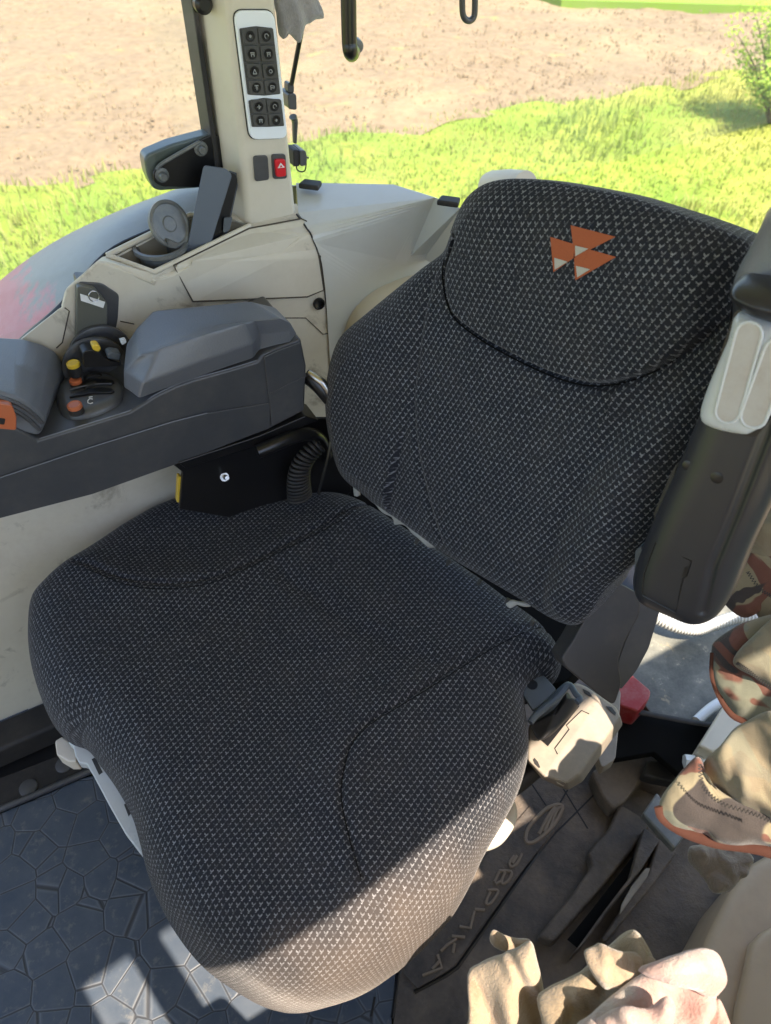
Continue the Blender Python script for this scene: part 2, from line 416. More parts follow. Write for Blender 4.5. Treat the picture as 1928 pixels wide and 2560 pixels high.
def camo_mat(name='camouflage_cloth', pale=0.0):
    m, t, b = newmat(name); co = N(t, 'ShaderNodeTexCoord').outputs['Object']
    mp = N(t, 'ShaderNodeMapping'); mp.inputs['Scale'].default_value = (1, 1, 1.7); mp.inputs['Rotation'].default_value = (.3, .5, .8); t.links.new(co, mp.inputs[0]); v = mp.outputs[0]
    def blob(off, sc, lo):
        q = N(t, 'ShaderNodeVectorMath', operation='ADD'); t.links.new(v, q.inputs[0]); q.inputs[1].default_value = off
        return ramp(t, noise(t, q.outputs[0], sc, 2.5, .45, .9), [(lo, (0,)*3), (lo+.012, (1,)*3)])
    base = mixc(t, noise(t, co, 5, 3), (.19, .16, .095), (.24, .205, .13))
    c = mixc(t, math_(t, 'MULTIPLY', blob((3, 1, 2), 9, .535), 1-pale*.5), base, (.155, .16, .115))
    c = mixc(t, math_(t, 'MULTIPLY', blob((7, 4, 1), 10, .53), 1-pale), c, (.115, .038, .024))
    c = mixc(t, math_(t, 'MULTIPLY', blob((1, 8, 5), 10, .56), 1-pale), c, (.026, .020, .020))
    wv = noise(t, co, 900, 2, .6)
    c = mixc(t, math_(t, 'MULTIPLY', wv, .22), c, (.12, .10, .07))
    t.links.new(c, b.inputs['Base Color']); b.inputs['Roughness'].default_value = .9; b.inputs['Sheen Weight'].default_value = .2
    bump(t, b, math_(t, 'ADD', wv, math_(t, 'MULTIPLY', noise(t, co, 30, 4), 3)), .0015, .5); return m
M['camo'] = camo_mat(); M['camo_pale'] = camo_mat('faded_camouflage_cloth', .85)
def cloth_mat(name, a, b_, stain, amt=.5, sc1=9, weave=700):
    m, t, b = newmat(name); co = N(t, 'ShaderNodeTexCoord').outputs['Object']
    n = noise(t, co, sc1, 5, .6); n2 = noise(t, co, 26, 6, .7, .5); w_ = noise(t, co, weave, 2, .6)
    c = mixc(t, ramp(t, n, [(.38, (0,)*3), (.62, (1,)*3)]), a, b_)
    c = mixc(t, math_(t, 'MULTIPLY', ramp(t, n2, [(.50, (0,)*3), (.70, (1,)*3)]), amt), c, stain)
    t.links.new(c, b.inputs['Base Color']); b.inputs['Roughness'].default_value = .95; b.inputs['Sheen Weight'].default_value = .4
    w2 = noise(t, co, 260, 3, .7)
    c = mixc(t, math_(t, 'MULTIPLY', w2, .45), c, stain); t.links.new(c, b.inputs['Base Color'])
    bump(t, b, math_(t, 'ADD', math_(t, 'MULTIPLY', w2, 1.2), math_(t, 'MULTIPLY', n2, .8)), .0025, .6); return m
M['rag'] = cloth_mat('beige_flannel', (.30, .225, .15), (.40, .32, .225), (.18, .11, .06), .7)
M['towel'] = cloth_mat('pink_towel', (.40, .36, .315), (.44, .19, .175), (.30, .22, .15), .35, 12)
M['rib'] = cloth_mat('brown_ribbed_knit', (.26, .20, .13), (.33, .26, .17), (.10, .07, .04), .4)
M['dirtyrag'] = cloth_mat('grimy_rag', (.20, .16, .12), (.27, .21, .17), (.06, .04, .03), .6)
M['denim'] = cloth_mat('faded_grey_denim', (.17, .165, .175), (.28, .265, .265), (.40, .38, .36), .6, 14, 400)
def emblem_mat(name, col):
    m, t, b = newmat(name); uv = N(t, 'ShaderNodeTexCoord').outputs['Object']; n = noise(t, uv, 900, 2, .6)
    c = mixc(t, math_(t, 'MULTIPLY', n, .5), col, tuple(q*.55 for q in col)); t.links.new(c, b.inputs['Base Color'])
    b.inputs['Roughness'].default_value = .85; bump(t, b, n, .001, .5); return m
M['emb_orange'] = emblem_mat('orange_embroidery', (.38, .095, .032)); M['emb_white'] = emblem_mat('cream_embroidery', (.46, .43, .37))
def glass_mat():
    m = bpy.data.materials.new('dusty_window_glass'); m.use_nodes = True; t = m.node_tree; t.nodes.clear()
    out = N(t, 'ShaderNodeOutputMaterial'); tr = N(t, 'ShaderNodeBsdfTransparent'); tr.inputs[0].default_value = (.97, .98, .96, 1)
    gl = N(t, 'ShaderNodeBsdfGlossy'); gl.inputs['Roughness'].default_value = .02; df = N(t, 'ShaderNodeBsdfTranslucent'); df.inputs[0].default_value = (.75, .70, .60, 1)
    co = N(t, 'ShaderNodeTexCoord').outputs['Object']
    n = noise(t, co, 4, 6, .6, .4)
    f = N(t, 'ShaderNodeFresnel'); f.inputs[0].default_value = 1.25
    m1 = N(t, 'ShaderNodeMixShader'); m2 = N(t, 'ShaderNodeMixShader')
    t.links.new(f.outputs[0], m1.inputs[0]); t.links.new(tr.outputs[0], m1.inputs[1]); t.links.new(gl.outputs[0], m1.inputs[2])
    t.links.new(math_(t, 'MULTIPLY', ramp(t, n, [(.35, (.3,)*3), (.75, (1,)*3)]), .16), m2.inputs[0])
    t.links.new(m1.outputs[0], m2.inputs[1]); t.links.new(df.outputs[0], m2.inputs[2]); t.links.new(m2.outputs[0], out.inputs[0])
    return m
M['glass'] = glass_mat()


# ================================================================== OUTSIDE
GZ = -1.6
def soil_mat():
    m, t, b = newmat('ploughed_soil'); co = N(t, 'ShaderNodeTexCoord').outputs['Object']
    n = noise(t, co, .35, 5, .6); n2 = noise(t, co, 9, 8, .75); n3 = noise(t, co, 2.2, 5, .6)
    c = mixc(t, ramp(t, n2, [(.36, (0,)*3), (.60, (1,)*3)]), (.150, .110, .066), (.228, .170, .102))
    c = mixc(t, math_(t, 'MULTIPLY', ramp(t, n, [(.48, (0,)*3), (.70, (1,)*3)]), .6), c, (.31, .25, .135))
    c = mixc(t, math_(t, 'MULTIPLY', ramp(t, n3, [(.62, (0,)*3), (.74, (1,)*3)]), .45), c, (.25, .30, .08))
    t.links.new(c, b.inputs['Base Color']); b.inputs['Roughness'].default_value = .95
    bump(t, b, math_(t, 'ADD', n2, noise(t, co, 60, 4, .7)), .02, .45); return m
def grass_mat(name, a, b_, c_):
    m, t, b = newmat(name); co = N(t, 'ShaderNodeTexCoord').outputs['Object']
    n = noise(t, co, .8, 6, .65); n2 = noise(t, co, 7, 8, .8, .8); n3 = noise(t, co, .3, 4, .6)
    c = mixc(t, ramp(t, n, [(.36, (0,)*3), (.64, (1,)*3)]), a, b_)
    c = mixc(t, ramp(t, n3, [(.5, (0,)*3), (.66, (1,)*3)]), c, c_)
    c = mixc(t, ramp(t, n2, [(.38, (.35,)*3), (.56, (0,)*3)]), c, (.16, .22, .02))
    t.links.new(c, b.inputs['Base Color']); b.inputs['Roughness'].default_value = .8
    b.inputs['Specular IOR Level'].default_value = .2
    bump(t, b, n2, .05, .7); return m
M['soil'] = soil_mat()
M['verge'] = grass_mat('verge_grass', (.15, .25, .033), (.25, .315, .05), (.34, .33, .08))
M['meadow'] = grass_mat('meadow_grass', (.26, .44, .07), (.34, .5, .09), (.4, .5, .12))
def vb(u): return 8.35+.10*u+.12*math.sin(u*1.9)+.08*math.sin(u*4.7+1)
def sheet(name, us, vs, zf, mat, vfun=None):
    co = []; nu, nv = len(us), len(vs)
    for u in us:
        for v in vs:
            vv = vfun(u, v) if vfun else v
            p = T(u, vv, 0); co.append((p.x, p.y, zf(u, vv, p)))
    fs = [(i*nv+j, i*nv+j+1, (i+1)*nv+j+1, (i+1)*nv+j) for i in range(nu-1) for j in range(nv-1)]
    me = bpy.data.meshes.new('m'); me.from_pydata(co, [], fs)
    bm = bmesh.new(); bm.from_mesh(me); bmesh.ops.recalc_face_normals(bm, faces=bm.faces[:])
    if sum(f.normal.z for f in bm.faces) < 0: bmesh.ops.reverse_faces(bm, faces=bm.faces[:])
    bm.to_mesh(me); bm.free(); me.shade_smooth()
    return link(name, me, mat, None, (0, 0, 0))
def dense(lo, hi, st, far_lo, far_hi):
    a = [lo+st*i for i in range(int((hi-lo)/st)+1)]
    x = lo; k = st; L = []
    while x > far_lo: k *= 1.6; x -= k; L.append(max(x, far_lo))
    x = a[-1]; k = st; H = []
    while x < far_hi: k *= 1.6; x += k; H.append(min(x, far_hi))
    return L[::-1]+a+H
def soilz(u, v, p):
    q = Vector((p.x, p.y, 0)); e = min(1, max(0, (v-vb(u))/.5))
    if v > 26 or u < -24 or u > 8: return GZ
    return GZ+e*(mnoise.noise(q*1.6)*.05+mnoise.noise(q*5)*.03+abs(mnoise.noise(q*13))*.022)
o = sheet('field', dense(-18, 3, .075, -160, 160), [0]+dense(.08, 13, .085, .08, 220)[0:], soilz, M['soil'], lambda u, v: vb(u)-.15+v)
tagset(o, 'bare brown ploughed field behind the grass verge', 'field', kind='structure')
def vergez(u, v, p):
    q = Vector((p.x, p.y, 0)); return GZ+.01+mnoise.noise(q*.9)*.07+mnoise.noise(q*3)*.03
o = sheet('grass_verge', dense(-18, 3, .25, -160, 160), [-120, -60, -30, -15, -8, -4, -2, 0, 1]+[1.3+.25*i for i in range(24)]+[7.6], vergez, M['verge'],
          lambda u, v: v if v < 7.5 else vb(u)+.05)
tagset(o, 'sunlit yellow-green grass verge beside the tractor', 'grass', kind='structure')
M['meadow'] = plastic('meadow_green', (.17, .28, .04), .9, (.27, .33, .09), .5, 0, spec=.1, dscale=.5)
# far meadow strip beyond the ploughed field
a = Pz(1240, 0, GZ+.1); b = Pz(1666, 13, GZ+.1); d = (b-a).normalized(); nn = Vector((-d.y, d.x, 0))
bm = bmesh.new(); slab_bm(bm, [a-d*.2, a+d*60, a+d*60+nn*80, a-d*60+nn*60], Vector((0, 0, -.3)))
far_me = finish(bm, False)
o = link('far_meadow', far_me, M['meadow'], None, (0, 0, 0)); tagset(o, 'green meadow beyond the far edge of the ploughed field', 'meadow', kind='structure')
o = sheet('bounce_track', [-160, -60, -20, -8, -3, 0, 3, 8, 20, 60, 160], [-9, -6, -3, -1, 0, 1.0], lambda u, v, p: GZ+.13, M['soil'])  # added unseen ground, its colour warms the bounce light
tagset(o, 'added unseen dirt track that warms the light bounced into the cab', 'track', kind='structure')
# soil clods (one mass) and grass blades (one mass)
def scatter(name, pts, build, mat, label, cat):
    V = []; Fc = []
    for p in pts:
        v, f = build(p); b0 = len(V); V += v; Fc += [tuple(i+b0 for i in q) for q in f]
    me = bpy.data.meshes.new('m'); me.from_pydata(V, [], Fc)
    o = link(name, me, mat, None, (0, 0, GZ)); tagset(o, label, cat, kind='stuff'); return o
def clod(p):
    r = random.choice((.006, .007, .008, .009, .010, .012, .016, .024))*random.uniform(.7, 1.2); a = random.random()*6.28
    v = []
    for k in range(5):
        t = a+k*1.2566; rr = r*random.uniform(.7, 1.3); v.append((p.x+math.cos(t)*rr, p.y+math.sin(t)*rr, p.z-.01))
    for k in range(3):
        t = a+k*2.09; rr = r*random.uniform(.3, .75); v.append((p.x+math.cos(t)*rr, p.y+math.sin(t)*rr, p.z+r*random.uniform(.5, 1)))
    return v, [(0, 1, 5), (1, 2, 6, 5), (2, 3, 6), (3, 4, 7, 6), (4, 0, 5, 7), (5, 6, 7)]
pts = []
for i in range(9000):
    v = vb(0)+abs(random.gauss(0, 3.6)); u = random.uniform(-17, 2.5); v += .1*u
    if v < vb(u)+.05: continue
    if mnoise.noise(T(u, v, 0)*.9) < -.15 and random.random() < .7: continue
    p = T(u, v, GZ+.02); pts.append(p)
scatter('soil_clods', pts, clod, M['soil'], 'crumbled clods of earth lying on the ploughed field', 'soil')
def blade_mat():
    m, t, b = newmat('grass_blades'); co = N(t, 'ShaderNodeTexCoord').outputs['Object']
    n = noise(t, co, .8, 5, .6); n2 = noise(t, co, 22, 2, .6); n3 = noise(t, co, .33, 4, .6)
    c = mixc(t, ramp(t, n, [(.36, (0,)*3), (.62, (1,)*3)]), (.14, .245, .030), (.25, .315, .048))
    c = mixc(t, ramp(t, n3, [(.47, (0,)*3), (.66, (1,)*3)]), c, (.34, .33, .075))
    c = mixc(t, math_(t, 'MULTIPLY', n2, .5), c, (.34, .34, .14))
    t.links.new(c, b.inputs['Base Color']); b.inputs['Roughness'].default_value = .7
    b.inputs['Subsurface Weight'].default_value = 0
    tl = N(t, 'ShaderNodeBsdfTranslucent'); t.links.new(c, tl.inputs[0]); mx = N(t, 'ShaderNodeMixShader'); mx.inputs[0].default_value = .4
    t.links.new(b.outputs[0], mx.inputs[1]); t.links.new(tl.outputs[0], mx.inputs[2]); t.links.new(mx.outputs[0], t.nodes['Material Output'].inputs[0])
    return m
def blade(p):
    h = random.uniform(.03, .10)*(1.5 if mnoise.noise(p*.7) > .1 else .8); a = random.random()*6.28; w_ = random.uniform(.005, .011)
    lx, ly = math.cos(a)*h*random.uniform(.1, .9), math.sin(a)*h*random.uniform(.1, .9)
    wx, wy = -math.sin(a)*w_, math.cos(a)*w_
    return [(p.x-wx, p.y-wy, p.z), (p.x+wx, p.y+wy, p.z), (p.x+lx*.4+wx*.7, p.y+ly*.4+wy*.7, p.z+h*.6), (p.x+lx*.4-wx*.7, p.y+ly*.4-wy*.7, p.z+h*.6), (p.x+lx, p.y+ly, p.z+h)], [(0, 1, 2, 3), (3, 2, 4)]
pts = []
for i in range(38000):
    u = random.uniform(-13, 2.2); v = random.uniform(2.4, vb(u)+.12)
    if v > vb(u)-.6 and random.random() < .4: continue
    p = T(u, v, 0); q = Vector((p.x, p.y, 0)); p.z = GZ+mnoise.noise(q*.9)*.07+mnoise.noise(q*3)*.03; pts.append(p)
scatter('grass', pts, blade, blade_mat(), 'long spring grass growing on the verge beside the ploughed field', 'grass')
# bush at the right edge
bush = thing('leafy_bush', 'small bright green bush at the right edge, on the grass verge', 'bush', Pz(1662, 268, GZ))
bx = rootloc(bush); V = []; Fc = []
bl_m, t, b = newmat('bush_leaves'); co = N(t, 'ShaderNodeTexCoord').outputs['Object']
t.links.new(mixc(t, noise(t, co, 9, 3), (.14, .30, .012), (.36, .46, .03)), b.inputs['Base Color']); b.inputs['Roughness'].default_value = .6
br = []
for i in range(44):
    a = random.random()*6.28; L = random.uniform(.4, 1.45); sp = random.uniform(.15, .70)
    tip = bx+Vector((math.cos(a)*sp, math.sin(a)*sp, L)); mid = bx+(tip-bx)*.5+Vector((0, 0, .1)); br.append((bx.copy(), mid, tip))
for (a0, mi, ti) in br:
    for k in range(190):
        s_ = random.uniform(.25, 1.03); p = (a0.lerp(mi, s_*2) if s_ < .5 else mi.lerp(ti, s_*2-1))+Vector([random.gauss(0, .06) for _ in range(3)])
        d1 = Vector([random.gauss(0, 1) for _ in range(3)]).normalized()*random.uniform(.02, .035); d2 = d1.orthogonal().normalized()*random.uniform(.008, .014)
        b0 = len(V); V += [tuple(p-d1), tuple(p+d2), tuple(p+d1), tuple(p-d2)]; Fc.append((b0, b0+1, b0+2, b0+3))
me = bpy.data.meshes.new('m'); me.from_pydata(V, [], Fc); link('foliage', me, bl_m, bush)
bm = bmesh.new()
for (a0, mi, ti) in br: tube_bm(bm, smooth_line([a0, mi, ti], 4), lambda q: .012*(1-q)+.003, 5)
link('stems', finish(bm), plastic('twig_bark', (.10, .075, .05), .8), bush)

# ================================================================== CAB SHELL
WV = 1.05
LED = (T(0, WV, .928), (Zv-Rv*.35).normalized())
# floor
o = slab('cab_floor', [T(1.2, -.35, -.004), T(1.2, 1.12, -.004), T(-1.5, 1.12, -.004), T(-1.5, -.35, -.004)], (0, 0, -.06), M['black'], None, 0)
tagset(o, 'dark floor of the tractor cab under the rubber mats', 'floor', kind='structure')
# roof: stops above the open door, its edge casts the shadow line over the seat
o = slab('cab_roof', rnd([T(1.0, -.53, 1.72), T(1.0, 1.3, 1.72), T(-1.35, 1.3, 1.72), T(-1.35, -.275, 1.72)], .12), (0, 0, .10), M['beige'], None, .02)
tagset(o, 'cream roof of the tractor cab above the seat', 'roof')

def faces(name, verts, fs, mat, parent, thick=.004, bev=.004, seg=3, ang=7):
    bm = bmesh.new(); vv = [bm.verts.new(v) for v in verts]
    for f in fs: bm.faces.new([vv[i] for i in f])
    bmesh.ops.recalc_face_normals(bm, faces=bm.faces[:])
    c = sum((f.normal.z for f in bm.faces))
    me = bpy.data.meshes.new('m'); bm.to_mesh(me); bm.free(); o = link(name, me, mat, parent)
    if bev: bevel(o, bev, seg, 6).modifiers['bevel'].harden_normals = False
    if thick:
        s = o.modifiers.new('thickness', 'SOLIDIFY'); s.thickness = thick; s.offset = -1
    return o
panel = thing('side_panel', 'cream moulded side panel with storage tray, on the far side beside the seat', 'panel', T(-.2, WV, .06))
# wall + ledge in one moulding
wt = [(-300, 1010), (-90, 850), (0, 772), (58, 724), (133, 664), (142, 622), (212, 561), (330, 604), (372, 591), (416, 571), (600, 556), (690, 553), (702, 627)]
W_ = [PV(x, y, WV) for x, y in wt]
deckf = [PV(x, y, WV) for x, y in [(778, 600), (860, 573), (960, 542), (1120, 500)]]
def dn(p, z=.06): return Vector((p.x, p.y, z))
rim = [PL(233, 556, LED), PL(335, 592, LED), PL(541, 491, LED), PL(506, 477, LED), PL(412, 468, LED)]
back = [PV(133, 657, 1.13), PV(228, 548, 1.16), PV(330, 496, 1.17), PV(430, 452, 1.17), PL(525, 440, LED), PL(640, 440, LED), PL(668, 505, LED)]
V = []; F_ = []
def add(p): V.append(p); return len(V)-1
iw = [add(p) for p in W_]; ib = [add(dn(p)) for p in W_]
for i in range(len(W_)-1): F_.append((iw[i], iw[i+1], ib[i+1], ib[i]))
ir = [add(p) for p in rim]; ik = [add(p) for p in back]
iw = iw[3:]; ib = ib[3:]
F_ += [(iw[1], iw[2], ik[0]), (iw[2], iw[3], ir[0], ik[1], ik[0]), (iw[3], iw[4], ir[1], ir[0]), (ir[0], ir[4], ik[3], ik[2], ik[1]),
       (iw[4], iw[5], ir[2], ir[1]), (iw[5], iw[6], iw[7], ik[6], ir[2]), (iw[7], iw[8], ik[6]), (ir[2], ik[6], ik[5], ik[4], ir[3]), (ir[4], ir[3], ik[4], ik[3])]
faces('panel_moulding', V, F_, M['beige_dirty'], panel, .003, .006, 3)
# raised rim of the tray and its sunken well
slab('panel_foot', [T(1.3, WV+.002, .06), T(-.1, WV+.002, .06), T(-.1, WV+.002, .66), T(1.3, WV+.002, .60)], Rv*.004, M['beige_dirty'], panel, 0)
rr = [p+Vector((0, 0, .003)) for p in rim]
tube('tray_rim', rr+[rr[0]], .0045, M['beige'], panel, 8, 1)
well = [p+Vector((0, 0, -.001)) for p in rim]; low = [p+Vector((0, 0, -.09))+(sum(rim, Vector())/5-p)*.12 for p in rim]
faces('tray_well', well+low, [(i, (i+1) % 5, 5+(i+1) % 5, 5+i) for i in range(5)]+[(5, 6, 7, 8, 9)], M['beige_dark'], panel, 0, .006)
# rear deck cover
dk = [PL(x, y, LED) for x, y in [(668, 505)]]
deck_back = [Pz(x, y, .955) for x, y in [(640, 399), (700, 399), (850, 402), (935, 425), (1010, 456), (1130, 505)]]
df = [W_[-1]]+deckf
V = []; F_ = []
fr_ = [add(p) for p in df]; bk_ = [add(p) for p in deck_back]; lf = add(PL(671, 505, LED)+Vector((0, 0, .0))); l0 = add(PL(645, 463, LED)); lm = add(PV(693, 553, WV))
F_ += [(fr_[0], fr_[1], lm), (lm, fr_[1], fr_[2], bk_[3], lf), (lf, bk_[3], bk_[2], bk_[1], l0), (l0, bk_[1], bk_[0]), (fr_[2], fr_[3], bk_[4], bk_[3]), (fr_[3], fr_[4], bk_[5], bk_[4])]
dw = [add(dn(V[i])) for i in fr_]
for i in range(len(fr_)-1): F_.append((fr_[i], fr_[i+1], dw[i+1], dw[i]))
deck = faces('deck_cover', V, F_, M['deck'], panel, .003, .02, 5)
# skirt at the back of the deck
bm = bmesh.new(); q = [bm.verts.new(p) for p in deck_back]; q2 = [bm.verts.new(p+Vector((0, 0, -.12))+Rv*.03) for p in deck_back]
for i in range(len(q)-1): bm.faces.new((q[i], q[i+1], q2[i+1], q2[i]))
link('deck_edge', finish(bm), M['beige'], panel)
# wheel arch bulge on the vertical face behind the seat
pillow('wheel_arch', [PV(x, y, WV-.002) for x, y in [(742, 740), (752, 690), (775, 655), (820, 620), (900, 590), (1000, 570), (1100, 700), (1000, 900), (850, 950), (760, 850)]], -Rv, .035, .06, M['beige'], panel, 90, 20, skirt=.01)
# hatch
hp = [PL(376, 578, LED)+Zv*.003, PL(539, 498, LED)+Zv*.003, PL(651, 477, LED)+Zv*.003, PL(662, 482, LED)+Zv*.003,
      PV(689, 552, WV-.004), PV(600, 555, WV-.004), PV(420, 571, WV-.004), PV(700, 627, WV-.004), PV(664, 642, WV-.004), PV(417, 652, WV-.004)]
faces('storage_lid', hp, [(0, 1, 2, 3, 4, 5, 6), (0, 6, 5, 4, 7, 8, 9)], M['beige'], panel, .0025, .007, 4)
for nm, pl_ in (('lid_gap', [hp[9], hp[0], hp[1], hp[2], hp[3], hp[4], hp[7], hp[8], hp[9]]),):
    tube(nm, [p+Zv*.0006-Rv*.0002 for p in pl_], .0013, M['gap'], panel, 6, 1)
def seam(pts, r=.0009, mat='gap', par=panel, nm='panel_seam'): return tube(nm, pts, r, M[mat], par, 6, 1)
seam([PL(641, 463, LED), PL(671, 505, LED)+Zv*.001, PV(692, 553, WV-.001), PV(702, 627, WV-.001), PV(707, 675, WV-.001), PV(712, 720, WV-.001)], .0016, 'black')
seam([PV(x, y, WV-.0005) for x, y in [(712, 720), (735, 717), (765, 737)]])
seam([PV(x, y, WV-.0005) for x, y in [(480, 690), (560, 687), (661, 687), (698, 722), (711, 720)]])
seam([PV(x, y, WV-.0005) for x, y in [(140, 665), (150, 672), (135, 740), (122, 752)]])
seam([PV(x, y, WV-.0005) for x, y in [(260, 694), (290, 700)]])
b0 = PV(688, 655, WV)
pb = lathe('panel_button', b0, -Rv, [(0, 0), (.0105, 0), (.0105, .004), (.0095, .006), (.0082, .006), (.0078, .0035), (.003, .002), (0, .002)], M['black'], panel)
# low rail at the foot of the wall
slab('base_rail', [T(.9, .98, 0), T(.9, 1.05, 0), T(-.9, 1.05, 0), T(-.9, .98, 0)], (0, 0, .065), M['rubber'], panel, .01)
# fender seen through the window
fen = thing('rear_fender', 'grimy grey rear fender with faded red paint, outside the far window', 'fender', T(0, 1.35, .4))
near = [(430, 453, .955), (330, 497, .945), (228, 550, .93), (133, 659, .875), (56, 726, .82), (-20, 800, .76), (-90, 880, .70)]
far = [(640, 396, .97), (430, 400, .96), (330, 427, .945), (205, 478, .91), (100, 533, .865), (0, 606, .80), (-90, 690, .72)]
near = [(500, 440, .955)]+near; far = [(640, 400, .955)]+far[1:]; far.insert(0, (640, 402, .945)); near.insert(0, (600, 440, .94))
n3 = smooth_line([Pz(*p)-Zv*.012 for p in near], 5); f3 = smooth_line([Pz(*p) for p in far], 5); k = min(len(n3), len(f3))
bm = bmesh.new(); rows = []
for i in range(k):
    a, b = n3[i], f3[i]; row = []
    for j in range(9):
        t_ = j/8; p = a.lerp(b, t_); p.z += .018*math.sin(math.pi*min(t_*1.0, 1))*.6
        row.append(bm.verts.new(p))
    dd = (b-a).normalized()
    for (o1, o2) in ((.02, -.012), (.03, -.04), (.03, -.16)): row.append(bm.verts.new(b+dd*o1+Zv*o2))
    rows.append(row)
for i in range(k-1):
    for j in range(len(rows[0])-1): bm.faces.new((rows[i][j], rows[i+1][j], rows[i+1][j+1], rows[i][j+1]))
fo = link('fender_shell', finish(bm, True, 60), M['fender'], fen)
tube('fender_seal', [p+Zv*.012-Rv*.004 for p in n3[15:]], .006, M['black'], fen, 8, 1)
# clips on the deck
for (x, y), nm in (((672, 405), 'black rubber clip on the deck cover, next to the pillar'), ((970, 441), 'black rubber clip on the deck cover, next to the backrest')):
    p = Pz(x, y, .962); e = (Pz(x+15, y+2, .962)-p).normalized(); f = Vector((-e.y, e.x, 0)); s_ = .012
    L_ = [p-e*s_*1.5-f*s_, p+e*s_*1.5-f*s_, p+e*s_*1.3+f*s_, p-e*s_*1.3+f*s_]
    o = slab('deck_clip', L_, (0, 0, .009), M['rubber'], None, .003); tagset(o, nm, 'clip', 'rubber clips on the deck cover')
# beige cylinder behind the backrest
a = Pz(1030, 410, .93); b_ = Pz(1110, 395, .95)
o = lathe('padded_roller', Pz(1100, 402, .96), (Pz(1030, 405, .92)-Pz(1100, 402, .96)), [(0, -.05), (.022, -.05), (.026, 0), (.026, .05), (.024, .062), (.015, .070), (0, .071)], M['cream']); tagset(o, 'cream rounded roller just behind the top of the backrest', 'roller')

# pillar
PVv = 1.10
pil = thing('cab_pillar', 'cream window pillar carrying the switch panels', 'pillar', PV(580, 470, PVv))
def ext_up(lo, hi, z=1.74):
    d = hi-lo; return lo+d*((z-lo.z)/d.z)
fl, ftp = PV(534, 474, PVv), PV(490, 0, PVv); frr, frt = PV(641, 462, PVv), PV(596, 0, PVv)
sl_, slt = PV(495, 452, PVv+.035), PV(432, 0, PVv+.045)
lo = [fl-Zv*.02, frr-Zv*.02, frr-Zv*.02+Rv*.09, sl_-Zv*.03+Rv*.06, sl_-Zv*.03]; hi = [ext_up(fl, ftp), ext_up(frr, frt), ext_up(frr, frt)+Rv*.09, ext_up(sl_, slt)+Rv*.06, ext_up(sl_, slt)]
bm = bmesh.new(); A = [bm.verts.new(p) for p in lo]; B = [bm.verts.new(p) for p in hi]
bm.faces.new(A); bm.faces.new(B[::-1])
for i in range(5): bm.faces.new((A[i], A[(i+1) % 5], B[(i+1) % 5], B[i]))
bevel(link('pillar_trim', finish(bm, True, 20), M['beige'], pil), .008, 3, 15)
slab('window_gasket', [sl_-Zv*.03+Rv*.0-Fv*-.004, sl_-Zv*.03+Rv*.05-Fv*-.004, ext_up(sl_, slt)+Rv*.05-Fv*-.004, ext_up(sl_, slt)-Fv*-.004], Fv*.008, M['rubber'], pil, .002)
# bilinear position on the front face of the pillar
def qmap(q, a, b, off=.0):
    tl, tr, br_, bl_ = [PV(x, y, PVv) for x, y in q]
    return (tl.lerp(tr, a)).lerp(bl_.lerp(br_, a), b)-Rv*off
def qloop(q, r, n=5, off=.0, box=(0, 0, 1, 1), arch=0):
    a0, b0, a1, b1 = box; L_ = [(a0, b0), (a1, b0), (a1, b1), (a0, b1)]
    return rnd([qmap(q, a, b, off) for a, b in L_], r, n)
q = [(502, 21), (589, 21), (619, 297), (538, 300)]
sw = slab('switch_panel', qloop(q, .013), -Rv*.006, M['silver'], pil, .002, 3)
slab('panel_shadow_gap', qloop([(500, 19), (591, 19), (621, 299), (536, 302)], .014), -Rv*.0015, M['black'], sw, .0005)
qb = [(512, 54), (585, 53.5), (610, 269), (540, 271)]
slab('button_bed', rnd([qmap(qb, *p, .0065) for p in ((0, .02), (.5, 0), (1, .02), (1, .66), (.5, .675), (0, .66))], .002), -Rv*.0012, M['button'], sw, .0006)
slab('button_bed', rnd([qmap(qb, *p, .0065) for p in ((0, .72), (.5, .695), (1, .72), (1, 1), (.5, 1.005), (0, 1))], .002), -Rv*.0012, M['button'], sw, .0006)
rowsb = [(.015, .16), (.18, .33), (.35, .495), (.515, .655), (.71, .85), (.865, .99)]
icons = ['dot', 'arc', 'leg', 'leg', 'up', 'ring', 'fork', 'flag', 'bar', 'arc', 'leg', 'dot']
